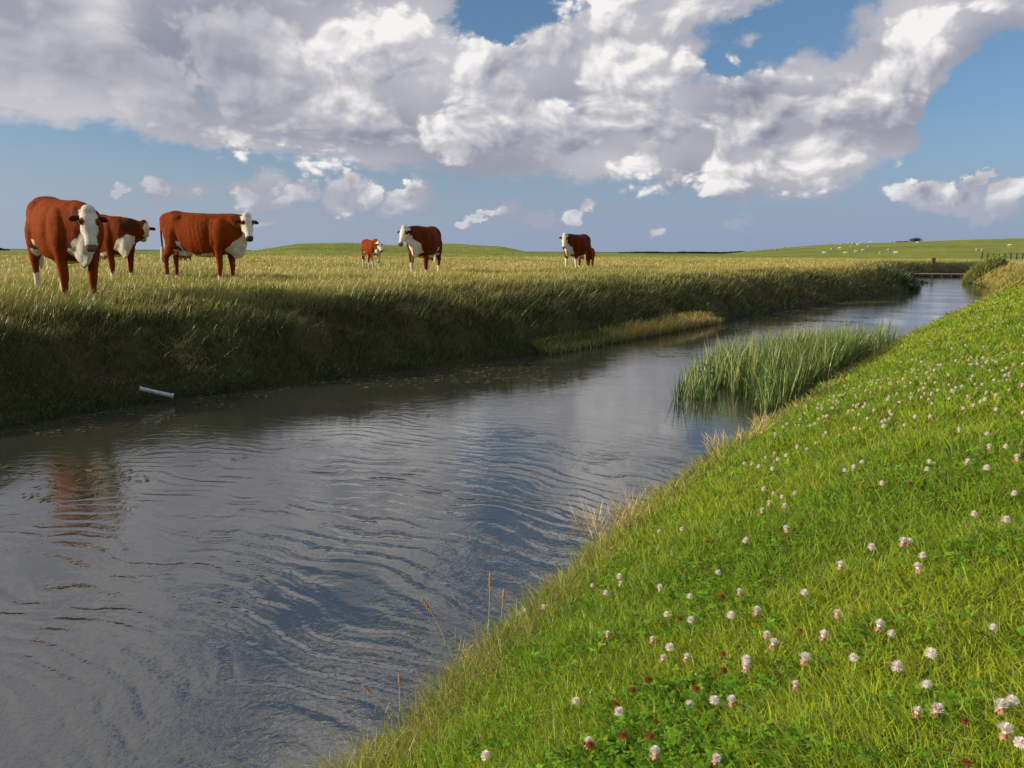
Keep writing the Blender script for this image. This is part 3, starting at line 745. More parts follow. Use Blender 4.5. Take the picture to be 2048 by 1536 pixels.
# ------------------------------------------------------------------ plants with a place of their own
def tuft(name, label, cat, loc, n, h, spread, colour0, colour1, width=0.004, lean=(0.1, 0.5), curl=(0, 0.6), group=None, mat=None, dome=0.0, hvar=.3, col2=None, az=None):
    a, q = rs.uniform(0, 6.283, n), np.sqrt(rs.uniform(0, 1, n))
    sx, sy = (spread if isinstance(spread, tuple) else (spread, spread))
    px_, py_ = q * sx * np.cos(a), q * sy * np.sin(a)
    H = h * np.clip(rs.normal(1, hvar, n), .35, 1.6) * (1 - dome * q ** 2)
    c0, c1 = cvar(colour0, n, .2, .08), cvar(colour1, n, .2, .08)
    if col2 is not None: k = rs.uniform(0, 1, n) < .3; c1[k] = cvar(col2, int(k.sum()), .2, .08)
    base = np.stack([px_, py_, np.zeros(n)], -1)
    z0 = hz(loc[0], loc[1]) if len(loc) == 2 else loc[2]
    gz_ = land(loc[0] + px_, loc[1] + py_)[0]; base[:, 2] = np.maximum(gz_, -.1) - z0
    o = blades(name, base, H, width * rs.uniform(.7, 1.3, n), a + rs.normal(0, .8, n) if az is None else rs.normal(az, .5, n), rs.uniform(*lean, n), rs.uniform(*curl, n), c0, c1, mat or m_grass)
    o.location = (loc[0], loc[1], z0)
    return tag(o, label, cat, group)

STRAW0, STRAW1 = [0.34, 0.26, 0.10], [0.72, 0.55, 0.30]
for px, py, n, h, w, lab in ((1212, 1062, 150, .19, .20, 'broad pale straw tuft leaning over the water, middle of the near bank edge'), (1262, 1022, 60, .17, .07, 'narrow straw tuft just right of the broad straw tuft on the near edge'),
                             (1470, 893, 200, .15, .28, 'long row of dry blond grass at the water edge left of the reed bed'), (1530, 852, 70, .15, .12, 'dry orange grass tuft under the left end of the reed bed'),
                             (905, 1322, 60, .12, .06, 'thin straw tuft on the near edge below the green weed'), (1688, 745, 60, .17, .10, 'yellow grass tuft poking up behind the reed bed'),
                             (720, 1450, 60, .10, .08, 'low reddish straw tuft on the near edge toward the bottom of the picture')):
    g = ground_at(px, py)
    tuft('dry_grass_tuft', lab, 'grass tuft', (g.x, g.y), int(n * 1.7), h, (w * .7, w * 1.1), STRAW0, STRAW1, max(.0038, .0011 * g.length), az=None)

def stalk(name, label, cat, px, py, h, lean_x, seed_c=(0.30, 0.20, 0.10), group=None):
    g = ground_at(px, py); bm = bmesh.new()
    pts = [Vector((lean_x * h * t ** 1.5, 0, h * t)) for t in (0, .25, .5, .75, .9)]
    r0 = max(.0013, .0006 * g.length)
    root = empty(name, (g.x, g.y, g.z - .01)); tag(root, label, cat, group)
    tube(bm, pts, [r0 * 1.2, r0, r0, r0 * .8, r0 * .6], n=6)
    me = bpy.data.meshes.new('stem'); bm.to_mesh(me); bm.free(); me.materials.append(m_straw); o = bpy.data.objects.new('stem', me); COL.objects.link(o); o.parent = root
    bm = bmesh.new(); e = pts[-1]; dr = (pts[-1] - pts[-2]).normalized()
    for k in range(26):
        t = k / 26; a = k * 2.4; c = e + dr * (t - .35) * h * .3 + Vector((math.cos(a), math.sin(a), .3)) * r0 * 3.0 * (1 - t * .7)
        ellipsoid(bm, c, (r0 * 1.3, r0 * 1.3, r0 * 3.2), seg=6)
    me = bpy.data.meshes.new('seed_head'); bm.to_mesh(me); bm.free(); me.materials.append(m_seed); o = bpy.data.objects.new('seed_head', me); COL.objects.link(o); o.parent = root

m_straw, N = new_mat('straw_stem'); finish(N, principled(N, (0.42, 0.36, 0.15, 1), .6, .2))
m_seed, N = new_mat('seed_husk'); finish(N, principled(N, (0.40, 0.25, 0.13, 1), .7, .1))
stalk('grass_stalk', 'tall upright dry stalk standing above the near bank edge in front of the water', 'grass stalk', 978, 1252, .23, .02)
stalk('grass_stalk', 'pinkish seed stalk beside the tall upright dry stalk', 'grass stalk', 1002, 1248, .15, .08)
stalk('grass_stalk', 'thick brown seed stalk near the bottom edge of the bank, by the dark water', 'grass stalk', 800, 1425, .14, .0)
stalk('grass_stalk', 'thin stalk leaning left over the water above the straw tuft', 'grass stalk', 892, 1290, .20, -.45)
stalk('grass_stalk', 'stalk leaning left beside the brown seed stalk', 'grass stalk', 782, 1440, .13, -.7)
G0, G1 = [0.07, 0.11, 0.015], [0.22, 0.30, 0.05]
for px, py, n, h, w, lab in ((885, 1262, 34, .15, .10, 'loose green weed hanging over the water beside the straw tuft'), (650, 1500, 26, .15, .08, 'sprawling green grass growing in the water, right of the lowest one'),
                             (560, 1520, 22, .15, .07, 'sparse green grass standing in the water at the bottom edge'), (497, 1530, 12, .10, .05, 'smallest green sprig in the water, bottom left of the grass edge')):
    g = onplane(px, py, 0.0) if py > 1490 else tuple(ground_at(px, py))[:2]
    tuft('water_grass', lab, 'water grass', (g[0], g[1], 0.0) if py > 1490 else g, n, h, w, G0, G1, .0042, lean=(.2, 1.0), curl=(.1, .8), az=math.pi)

# reed bed in the shallows
rp = [onplane(*p) for p in ((1352, 792), (1378, 764), (1455, 744), (1560, 730), (1690, 716), (1805, 688), (1760, 705), (1702, 742), (1608, 795), (1550, 835), (1478, 806), (1400, 802))]
rpa = np.array(rp)
def in_poly(x, y, P):
    r = np.zeros(x.shape, bool)
    for (ax, ay), (bx, by) in zip(P, np.roll(P, -1, 0)):
        r ^= ((ay > y) != (by > y)) & (x < (bx - ax) * (y - ay) / (by - ay + 1e-12) + ax)
    return r
x, y = rs.uniform(rpa[:, 0].min(), rpa[:, 0].max(), 60000), rs.uniform(rpa[:, 1].min(), rpa[:, 1].max(), 60000)
k = in_poly(x, y, rpa) & (fnoise(x * 1.6, y * 1.6, 3, 7) > .33 + .16 * (x < rpa[0, 0] + 1.6)); x, y = x[k], y[k]
x, y = x[:10500], y[:10500]; n = len(x)
dense = sstep(0, 1.3, x - rpa[0, 0])
H = (.26 + .34 * dense + .10 * fnoise(x * 1.2, y * 1.2, 2, 9)) * rs.uniform(.35, 1.2, n) * np.interp(y, [7, 10, 14], [.98, .95, .72])
kk = rs.uniform(0, 1, n) < (.30 + .70 * dense); x, y, H = x[kk], y[kk], H[kk]; n = len(x)
c0 = cvar([0.05, 0.085, 0.018], n, .25, .08); c1 = cvar(lerp([0.15, 0.27, 0.05], [0.34, 0.36, 0.10], (rs.uniform(0, 1, n) < .25) * 1.0), n, .25, .08)
dd_ = rs.uniform(0, 1, n) < .09; c1[dd_] = cvar([.40, .30, .14], int(dd_.sum()), .2); c0[dd_] = cvar([.18, .13, .06], int(dd_.sum()), .2)
z = np.maximum(land(x, y)[0], -.03)
o = blades('reed_bed', np.stack([x, y, z], -1), H, .0105 * rs.uniform(.6, 1.2, n), rs.uniform(0, 6.283, n), rs.uniform(.0, .24, n), rs.uniform(0, .25, n) * (1 + 2 * (rs.uniform(0, 1, n) < .12)), c0, c1, m_reed)
tag(o, 'dense bed of tall green reeds growing in the water against the near bank', 'reeds', kind='stuff')
for px, py, n, h, lab in ((1357, 800, 22, .40, 'leftmost small reed clump standing alone in open water'), (1388, 796, 26, .34, 'second small reed clump from the left, between the lone one and the reed bed'), (1425, 790, 45, .44, 'bushier reed clump at the left end of the reed bed')):
    g = onplane(px, py)
    tuft('reed_clump', lab, 'reeds', (g[0], g[1], 0.0), n, h, .05, [0.035, 0.065, 0.018], [0.11, 0.18, 0.05], .0115, lean=(.0, .22), curl=(0, .2), mat=m_reed)

# rushes along the foot of the far bank, catching the sun
t = rs.uniform(0, 1, 9000); pxs = 1090 + 350 * t
L = np.array([onplane(p, np.interp(p, [1090, 1300, 1440], [710, 672, 645])) for p in pxs])
off = rs.uniform(-.10, .28, len(t)); x, y = L[:, 0] - .78 * off, L[:, 1] + .62 * off; n = len(x)
z = np.maximum(land(x, y)[0], -.03); hh = fnoise(t * 7, t * 0, 3, 3)
H = (.10 + .34 * hh * (.35 + .65 * t)) * rs.uniform(.5, 1.25, n)
tipc = lerp([0.22, 0.24, 0.05], [0.62, 0.47, 0.12], sstep(.25, .75, t + (hh - .5) * .8))
o = blades('rushes', np.stack([x, y, z], -1), H, .013 * rs.uniform(.6, 1.2, n), rs.uniform(0, 6.283, n), rs.uniform(.02, .4, n), rs.uniform(0, .3, n), cvar([.022, .028, .010], n), cvar(tipc, n), m_reed)
tag(o, 'sunlit golden rushes along the water line under the far bank', 'rushes', kind='stuff')
g = onplane(1825, 583); tuft('rush_clump', 'dark green rush clump jutting into the water at the end of the far bank', 'rushes', (g[0] - .5, g[1] + .3, 0.0), 900, .40, (.9, .6), [.02, .04, .014], [.045, .085, .028], .024, dome=.4, mat=m_reed)
g = onplane(1828, 566); tuft('rush_clump', 'small dark rush clump just beyond the dark green one, by the weir', 'rushes', (g[0] - .4, g[1], 0.0), 420, .42, (1.2, .6), [.02, .035, .014], [.05, .08, .03], .035, dome=.5, mat=m_reed)

# round bush and yellow reeds on the right where the ditch narrows
bx, by = (1958 - 1024) / F * 44.2, 44.2
tuft('round_bush', 'round bush of dark green and yellow growth at the water, right of the weir', 'bush', (bx, by), 2600, .78, (1.05, .8), [.05, .07, .02], [.16, .22, .045], .045, lean=(.0, .5), curl=(.0, .5), dome=.75, hvar=.12, mat=m_reed, col2=[.45, .38, .10])
for px, py, n, h, lab in ((1998, 590, 900, .34, 'yellow reed clump on the right shore, nearest the round bush'), (2032, 592, 1100, .38, 'yellow reed clump at the right edge of the picture')):
    d_ = 34.0; x_ = (px - 1024) / F * d_
    tuft('yellow_reed_clump', lab, 'reeds', (x_ + .3, d_), n, h, (.75, .6), [.16, .17, .04], [.42, .42, .11], .020, dome=.4, mat=m_reed)

# pondweed floating off the far bank
x, y = rs.uniform(-9, 16, 90000), rs.uniform(3, 28, 90000)
z_, dn, df, w, ns = land(x, y)
pn = fnoise(x * .55, y * .9, 4, 120) ; lim = .50 + .06 * df
k = w & (df < 2.6) & (df > .05) & (pn > lim) & (dn > .6); x, y = x[k], y[k]; x, y = x[:9000], y[:9000]; n = len(x)
s = rs.uniform(.006, .020, n) * (1 + .06 * np.hypot(x, y)); a = rs.uniform(0, 6.28, n)
V = np.zeros((n, 4, 3))
for i_, (u_, v_) in enumerate(((-1, -.45), (1, -.45), (1, .45), (-1, .45))):
    V[:, i_, 0] = x + s * (u_ * np.cos(a) - v_ * np.sin(a)); V[:, i_, 1] = y + s * (u_ * np.sin(a) + v_ * np.cos(a)); V[:, i_, 2] = .005 + rs.uniform(0, .007, n)
o = build_mesh('pondweed', V.reshape(-1, 3), np.arange(n * 4).reshape(-1, 4), None, (m_grass,), False, np.repeat(cvar(lerp([.05, .055, .02], [.12, .09, .04], (rs.uniform(0, 1, n) < .4) * 1.), n, .3), 4, 0))
tag(o, 'specks and mats of pondweed floating off the far bank', 'pondweed', kind='stuff')

# ------------------------------------------------------------------ clover
def petal(bm, base, dirv, l, w):
    t = dirv.normalized(); s = t.cross(Vector((0, 0, 1)))
    s = s.normalized() if s.length > .05 else Vector((1, 0, 0)); n_ = s.cross(t)
    a = bm.verts.new(base); b = bm.verts.new(base + t * l * .55 + s * w); c = bm.verts.new(base + t * l * .55 - s * w); d = bm.verts.new(base + t * l + n_ * w * .4)
    bm.faces.new((a, b, d, c))

def petal_mat(name, c1, c2):
    m, N = new_mat(name); r_ = N.node('ShaderNodeObjectInfo').outputs['Random']
    po = N.noise(N.node('ShaderNodeTexCoord').outputs['Object'], 160.0, 2.0)
    col_ = N.mix(N.m('ADD', N.m('MULTIPLY', r_, .5), N.m('MULTIPLY', po, .5)), c1, c2)
    d_ = N.node('ShaderNodeBsdfDiffuse'); N.put(d_.inputs[0], col_); t_ = N.node('ShaderNodeBsdfTranslucent'); N.put(t_.inputs[0], col_)
    x_ = N.node('ShaderNodeMixShader'); x_.inputs[0].default_value = .3; N.l.new(d_.outputs[0], x_.inputs[1]); N.l.new(t_.outputs[0], x_.inputs[2]); finish(N, x_.outputs[0]); return m
m_petal = petal_mat('clover_petals', (.90, .87, .80, 1), (.84, .72, .68, 1))
m_wilt = petal_mat('wilted_petals', (.62, .30, .22, 1), (.70, .42, .36, 1))
m_dead = petal_mat('withered_petals', (.26, .075, .03, 1), (.42, .17, .07, 1))
m_cstem, N = new_mat('clover_stem'); finish(N, principled(N, (.16, .22, .04, 1), .6, .2))

def clover_meshes(kind):
    """kind 0 all white, 1 with drooping wilted skirt, 2 withered; stem, head, skirt meshes"""
    R0 = .0105 if kind < 2 else .0085
    bm = bmesh.new(); tube(bm, [(0, 0, -.03), (.003, 0, .02), (.002, .002, .06)], [.0011, .0009, .0008], n=5)
    st = bpy.data.meshes.new('stem'); bm.to_mesh(st); bm.free(); st.materials.append(m_cstem)
    bm = bmesh.new(); c = Vector((.002, .002, .060 + R0 * .5)); lo = -.75 if kind != 1 else -.05
    ellipsoid(bm, c, (R0 * .55, R0 * .55, R0 * .55), seg=8)
    for k in range(90):
        zz = lo + (1 - lo) * (k + .5) / 90; a = k * 2.39996; q = math.sqrt(max(0, 1 - zz * zz)); v = Vector((q * math.cos(a), q * math.sin(a), zz * .95 + .25))
        petal(bm, c + v * R0 * .25, v + Vector((random.uniform(-.2, .2), random.uniform(-.2, .2), .1)), R0 * random.uniform(.85, 1.1), R0 * .15)
    hd = bpy.data.meshes.new('flower_head'); bm.to_mesh(hd); bm.free(); hd.materials.append(m_petal if kind < 2 else m_dead)
    sk = None
    if kind == 1:
        bm = bmesh.new()
        for k in range(30):
            a = k * 2.39996; v = Vector((math.cos(a), math.sin(a), -random.uniform(.5, 1.8)))
            petal(bm, c + Vector((0, 0, -R0 * .1)) + v * R0 * .15, v, R0 * random.uniform(1.0, 1.35), R0 * .17)
        sk = bpy.data.meshes.new('wilted_skirt'); bm.to_mesh(sk); bm.free(); sk.materials.append(m_wilt)
    return st, hd, sk
CL = [clover_meshes(k) for k in range(3)]
CLAB = [('white round clover head on a thin stem in the near bank grass', 'white clover heads in the near bank'),
        ('white clover head with drooping pink lower petals in the near bank grass', 'clover heads with drooping pink petals'),
        ('withered red-brown clover head in the near bank grass', 'withered clover heads')]
def add_clover(g, kind, s, own=None):
    root = empty('clover_flower' if kind < 2 else 'withered_clover', g, random.uniform(0, 6.28), s)
    root.rotation_euler[0] = random.uniform(-.25, .25); root.rotation_euler[1] = random.uniform(-.25, .25)
    tag(root, own or CLAB[kind][0], 'clover', CLAB[kind][1])
    for nm, me in zip(('stem', 'flower_head', 'wilted_skirt'), CL[kind]):
        if me is None: continue
        o = bpy.data.objects.new(nm, me); COL.objects.link(o); o.parent = root
K = .4385
big = [(485,15,0),(380,35,0),(775,65,0),(1495,75,1),(1600,145,0),(1205,190,1),(1600,205,1),(222,225,0),(197,262,1),(68,278,0),(132,318,0),(372,278,0),(400,292,1),(625,208,0),(755,300,1),(522,327,0),(1022,302,0),
       (843,380,1),(712,405,0),(430,403,0),(530,420,0),(1205,400,1),(168,490,1),(875,485,1),(878,535,1),(1105,505,1),(1385,465,1),(1415,492,0),(345,530,1),(380,600,1),(487,600,1),(425,548,0),(780,600,0),(778,660,1),
       (1048,595,1),(1275,607,0),(1645,578,0),(1885,465,0),(1470,660,0),(1010,740,1),(1597,742,0),(480,812,0),(735,800,1),(195,838,0),(618,785,0),(1540,855,1),(1615,815,1),(1940,810,1),(2010,798,0),(1970,940,1),(2040,970,0),
       (70,1010,1),(395,1040,1),(645,1045,1),(980,22,1),(1340,95,0),
       (623,75,2),(490,215,2),(655,325,2),(480,435,2),(650,665,2),(1050,485,2),(318,690,2),(245,757,2),(580,755,2),(240,965,2),(318,960,2),(190,800,2),(1760,1060,2),(1790,910,2),(685,600,2)]
spots = [(1150 + a * K, 1050 + b * K, k) for a, b, k in big]
K2 = .3517
for a, b in ((715,603),(780,607),(663,663),(823,700),(480,722),(553,707),(550,820),(1135,780),(1212,780),(918,808),(935,828),(1052,828),(960,800),(232,870),(305,885),(330,880),(380,995),(448,950),(345,1022),(258,1015),
             (312,988),(225,1065),(302,1078),(170,1045),(140,1050),(1190,1040),(1192,1085),(1110,1160),(793,1030),(722,1080),(755,1072),(918,1163),(262,1195),(310,1220),(415,1218),(372,1240),(285,1272),(250,1305),(362,1285),
             (1390,1028),(1530,945),(1525,878),(1378,855),(1615,950),(1530,1070),(1712,1015),(1685,1220),(1445,1335),(1615,1365),(1045,1480),(140,1475),(1565,740),(1570,655),(1430,715),(1470,690),(1710,600),(1265,487),
             (1340,460),(1402,455),(1320,390),(1395,372),(1500,380),(1490,440),(1130,468),(1085,455),(1020,465)):
    spots.append((1440 + a * K2, 560 + b * K2, random.choice((0, 0, 1)) if (a, b) != (1110, 1160) else 2))
spots += [(1056, 1222, 0), (1098, 1215, 0), (1142, 1402, 0), (985, 1508, 0), (1175, 1492, 2)]
OWN = {(735, 800): 'largest clover head, white top over a wide pink skirt, lower middle of the grass bank', (1600, 205): 'white clover head with pink skirt standing alone high on the right of the bank',
       (1385, 465): 'clover head with deep pink skirt and a smaller white head touching its right side', (480, 812): 'plain white clover head left of the largest clover head',
       (1645, 578): 'flat pale pink clover head low on the right of the bank', (1010, 740): 'tall white clover head just right of the largest clover head',
       (168, 490): 'pale clover head on a long leaning stem, leftmost of the pink-skirted heads by the water', (1205, 190): 'white clover head with pink skirt above the middle of the right bank',
       (875, 485): 'upper of two clover heads stacked one over the other in the middle of the bank', (878, 535): 'lower of two clover heads stacked one over the other in the middle of the bank'}
OWN = {(1150 + a * K, 1050 + b * K): v for (a, b), v in OWN.items()}
OWN.update({(1142, 1402): 'lone white clover head on the left of the bank, well away from the others', (1056, 1222): 'small white clover head nearest the water edge', (1098, 1215): 'second white clover head from the water edge', (985, 1508): 'lowest left white clover head, close to the bottom edge'})
for px, py, k in spots:
    g = ground_at(px, py, .058 + .01); s = random.uniform(.8, 1.1)
    s *= 1.0 + .02 * max(0, g.length - 2)
    s *= min(1, .46 + .34 * g.length); h_ = hz(g.x, g.y); add_clover((g.x, g.y, h_ + .058 - .058 * s + .002), k, s, OWN.get((px, py)))
x, y, z, dn, df, ns, r = scatter(60000, 4.2, 26, 0, 42, 1.0, 0)
pn = fnoise(x * .8, y * .8, 3, 131)
k = ns & (dn > .5) & (dn < 6) & (rs.uniform(0, 1, len(x)) < np.clip((pn - .38) * 3, .02, 1) * np.clip(r / 7, .2, 1) * .06)
x, y, z, r = x[k], y[k], z[k], r[k]; o_ = np.argsort(r); x, y, z, r = x[o_], y[o_], z[o_], r[o_]
need = max(0, 300 - len(spots))
st_ = max(1, len(x) // 900)
for i_ in range(min(need, len(x))):
    s = random.uniform(.65, .95) * (1 + .02 * max(0, r[i_] - 2)); add_clover((x[i_], y[i_], z[i_] + .0), random.choice((0, 0, 0, 1, 1, 2)), s)
# everything farther off as one sheet of flower specks
x, y, z, r = x[need:], y[need:], z[need:], r[need:]; n = len(x)
tmpl = []
for k in range(10):
    zz = -.5 + 1.5 * (k + .5) / 10; a = k * 2.4; q = math.sqrt(max(0, 1 - zz * zz)); tmpl.append((q * math.cos(a), q * math.sin(a), zz))
V, Q = [], []
for i_ in range(n):
    s = .0105 * random.uniform(.5, 1.1) * (1 + .025 * r[i_]); c = Vector((x[i_], y[i_], z[i_] + random.uniform(.06, .09)))
    for tv in tmpl:
        v = Vector(tv); s1 = v.cross(Vector((0, 0, 1))); s1 = s1.normalized() if s1.length > .05 else Vector((1, 0, 0)); b = len(V)
        V += [c, c + v * s * .6 + s1 * s * .4, c + v * s * 1.1, c + v * s * .6 - s1 * s * .4]; Q.append((b, b + 1, b + 2, b + 3))
if n:
    o = build_mesh('distant_clover', np.array([tuple(v) for v in V]), Q, None, (m_petal,))
    tag(o, 'scatter of tiny white clover heads farther along the near bank', 'clover', kind='stuff')
# trefoil leaves in the sward
x, y, z, dn, df, ns, r = scatter(60000, .6, 7, -25, 48, 1.0)
k = ns & (dn < 5) & (fnoise(x * 3.0, y * 3.0, 3, 140) + rs.uniform(-.12, .12, len(x)) > .53); x, y, z = x[k][:11000], y[k][:11000], z[k][:11000]; n = len(x)
V = np.zeros((n, 3, 6, 3)); a0 = rs.uniform(0, 6.28, n); s = rs.uniform(.007, .012, n); tx, ty = rs.normal(0, .35, n), rs.normal(0, .35, n); hh = rs.uniform(.025, .060, n)
for L_ in range(3):
    a = a0 + L_ * 2.094
    for i_, (u_, v_) in enumerate(((0, 0), (.45, -.42), (.95, -.30), (1.0, 0), (.95, .30), (.45, .42))):
        lx, ly = s * 1.15 * (u_ * np.cos(a) - v_ * np.sin(a)), s * 1.15 * (u_ * np.sin(a) + v_ * np.cos(a))
        V[:, L_, i_, 0] = x + lx; V[:, L_, i_, 1] = y + ly; V[:, L_, i_, 2] = z + hh + lx * tx + ly * ty - abs(v_) * s * .3
b = (np.arange(n * 3) * 6)[:, None, None]
q = (b + np.array([[0, 1, 2, 3], [0, 3, 4, 5]])[None]).reshape(-1, 4)
o = build_mesh('clover_leaves', V.reshape(-1, 3), q, None, (m_grass,), False, np.repeat(cvar([.12, .25, .018], n, .25), 18, 0))
tag(o, 'three-part clover leaves among the short grass', 'clover', kind='stuff')

# ------------------------------------------------------------------ pipe, weir, post, fence
m_white, N = new_mat('weathered_white_plastic')
pos = N.node('ShaderNodeTexCoord').outputs['Object']
finish(N, principled(N, N.mix(N.rng(N.noise(pos, 14.0, 5.0, .7), .4, .7), (.44, .44, .50, 1), (.20, .19, .18, 1)), .45, .4))
m_dark, N = new_mat('dark_inside'); finish(N, principled(N, (.01, .01, .01, 1), .8, .1))
a, b = Vector((*onplane(279, 777, .17), .17)), Vector((*onplane(347, 792, .075), .075))
root = empty('drain_pipe', a); tag(root, 'pale plastic pipe lying at the foot of the far bank just above the water', 'pipe')
bm = bmesh.new(); v = b - a; L_ = v.length; u = v.normalized(); sd = u.cross(Vector((0, 0, 1))).normalized(); up_ = sd.cross(u)
N_ = 18; rings = []
for p, r_ in ((Vector(), .025), (v * .06, .025), (v * .061, .021), (v * .93, .021), (v * .931, .026), (v, .026), (v, .0205), (v * .80, .0205)):
    rings.append([bm.verts.new(p + sd * (r_ * math.cos(6.2832 * k / N_)) + up_ * (r_ * math.sin(6.2832 * k / N_))) for k in range(N_)])
for r1, r2 in zip(rings[:-1], rings[1:]):
    for k in range(N_): bm.faces.new((r1[k], r1[(k + 1) % N_], r2[(k + 1) % N_], r2[k]))
bm.faces.new(rings[0])
me = bpy.data.meshes.new('pipe_wall'); bm.to_mesh(me); bm.free(); me.materials.append(m_white); o = bpy.data.objects.new('pipe_wall', me); COL.objects.link(o); o.parent = root
bm = bmesh.new(); bm.faces.new([bm.verts.new(v * .80 + sd * (.0203 * math.cos(6.2832 * k / N_)) + up_ * (.0203 * math.sin(6.2832 * k / N_))) for k in range(N_)])
bmesh.ops.solidify(bm, geom=bm.faces[:], thickness=.004)  # flat black disc painted as the shade inside the hollow pipe
me = bpy.data.meshes.new('dark_bore_disc'); bm.to_mesh(me); bm.free(); me.materials.append(m_dark); o = bpy.data.objects.new('dark_bore_disc', me); COL.objects.link(o); o.parent = root

def wood(name, c1, c2):
    m, N = new_mat(name); p = N.vm('MULTIPLY', N.node('ShaderNodeTexCoord').outputs['Object'], (3.0, 3.0, 12.0))
    f = N.noise(p, 3.0, 5.0, .7); finish(N, principled(N, N.mix(f, c1, c2), .8, .15, bump(N, f, .5, .01))); return m
m_wood = wood('wet_dark_wood', (.020, .015, .012, 1), (.050, .038, .030, 1)); m_plank = wood('bleached_plank', (.22, .19, .19, 1), (.40, .36, .37, 1)); m_post = wood('old_post', (.05, .035, .025, 1), (.13, .09, .06, 1))
def beam(name, p0, p1, w, h, mat, parent=None, bevel=.012, rings_=1):
    """squared timber from p0 to p1 (world or parent space)"""
    p0, p1 = Vector(p0), Vector(p1); u = (p1 - p0).normalized(); ref = Vector((0, 0, 1)) if abs(u.z) < .9 else Vector((0, 1, 0))
    s = u.cross(ref).normalized(); n_ = s.cross(u); bm = bmesh.new()
    vs = [[bm.verts.new(p + s * (a * w / 2) + n_ * (b * h / 2)) for a, b in ((-1, -1), (1, -1), (1, 1), (-1, 1))] for p in (p0, p1)]
    for k in range(4): bm.faces.new((vs[0][k], vs[0][(k + 1) % 4], vs[1][(k + 1) % 4], vs[1][k]))
    bm.faces.new(vs[0][::-1]); bm.faces.new(vs[1])
    bmesh.ops.bevel(bm, geom=bm.edges[:], offset=min(bevel, w * .2, h * .2), segments=2, affect='EDGES'); bmesh.ops.recalc_face_normals(bm, faces=bm.faces)
    me = bpy.data.meshes.new(name); bm.to_mesh(me); bm.free(); me.materials.append(mat)
    o = bpy.data.objects.new(name, me); COL.objects.link(o); o.parent = parent; return o
w0, w1 = Vector((28.0, 56.6, 0)), Vector((32.2, 56.3, 0))
root = empty('weir', w0); tag(root, 'low dark timber weir with a pale capping plank across the ditch', 'weir')
dv = w1 - w0
beam('sill_beam', Vector((0, 0, .02)), dv + Vector((0, 0, .02)), .22, .26, m_wood, root)
beam('cap_plank', Vector((0, .30, .20)), dv + Vector((0, .10, .20)), .55, .05, m_plank, root)
for k in range(7):
    c = dv * (.04 + .92 * k / 6); beam('pile', c + Vector((0, -.19, -.4)), c + Vector((0, -.19, .155)), .12, .12, m_wood, root)
px_, py_ = (1855 - 1024) / F * 67.2, 67.2; pz = hz(px_, py_)
root = empty('gate_post', (px_, py_, pz)); tag(root, 'lone dark wooden post standing beyond the weir', 'post')
beam('post', (0, 0, -.2), (0.02, 0, 1.26 - pz), .24, .22, m_post, root); beam('rail_stub', (0.09, 0, .25), (.5, 0, .10), .06, .06, m_post, root)

root = empty('post_and_wire_fence', (58, 95, 0)); tag(root, 'row of short weathered fence posts with wires crossing the far right meadow', 'fence')
fp = []
for k in range(19):
    px = 1950 + k * 11.5; dd = 96 + .25 * k; fx = (px - 1024) / F * dd; z_ = hz(fx, dd); fp.append(Vector((fx, dd, z_)))
for k, p in enumerate(fp):
    o = beam('post', p - Vector((58, 95, .2)), p - Vector((58 + random.uniform(-.06, .06), 95, -.78 + random.uniform(-.1, .1))), .13, .13, m_post, root)
for h_ in (.35, .65):
    bm = bmesh.new(); tube(bm, [p - Vector((58, 95, -h_)) for p in fp], [.008] * len(fp), n=5)
    me = bpy.data.meshes.new('wire'); bm.to_mesh(me); bm.free(); me.materials.append(m_post); o = bpy.data.objects.new('wire', me); COL.objects.link(o); o.parent = root

# ------------------------------------------------------------------ sheep and far shrubs
m_fleece, N = new_mat('fleece'); nf = N.noise(N.node('ShaderNodeTexCoord').outputs['Object'], 22.0, 4.0, .7)
finish(N, principled(N, N.mix(nf, (.38, .35, .29, 1), (.62, .58, .50, 1)), .9, .05, bump(N, nf, .8, .03)))
def sheep_mesh():
    bm = bmesh.new(); Y_, Z_ = Vector((0, 1, 0)), Vector((0, 0, 1))
    loft(bm, [((x_, 0, z_), Y_, Z_, w_, h_) for x_, z_, w_, h_ in ((-.50, .58, .08, .10), (-.44, .57, .17, .18), (-.25, .56, .22, .22), (.05, .55, .23, .23), (.30, .57, .20, .22), (.42, .60, .13, .16), (.46, .61, .06, .08))], 14)
    tube(bm, [(.36, 0, .66), (.48, 0, .58), (.56, 0, .44), (.62, 0, .26), (.66, 0, .14)], [.12, .09, .07, .055, .035], n=10)
    for s in (-1, 1):
        tube(bm, [(.58, s * .05, .36), (.54, s * .14, .34)], [(.03, .015), (.015, .008)], n=6)
        tube(bm, [(.28, s * .11, .45), (.29, s * .11, .25), (.28, s * .11, 0)], [.07, .035, .03], n=8); tube(bm, [(-.30, s * .11, .5), (-.36, s * .11, .28), (-.33, s * .11, 0)], [.09, .04, .03], n=8)
    tube(bm, [(-.48, 0, .66), (-.54, 0, .45)], [.04, .03], n=6)
    me = fuse(bm, .03, 3); me.name = 'body'; me.materials.append(m_fleece)
    me.polygons.foreach_set('use_smooth', np.ones(len(me.polygons), bool)); return me
SM = sheep_mesh()
def sheep(px, py, dd, label, group, s=.85):
    dd = 165 + (dd - 95) * 1.55; x_ = (px - 1024) / F * dd; o = bpy.data.objects.new('sheep', SM); COL.objects.link(o); o.location = (x_, dd, hz(x_, dd) - .02); o.scale = (s,) * 3
    o.rotation_euler[2] = random.choice((0, math.pi)) + random.uniform(-.7, .7); tag(o, label, 'sheep', group)
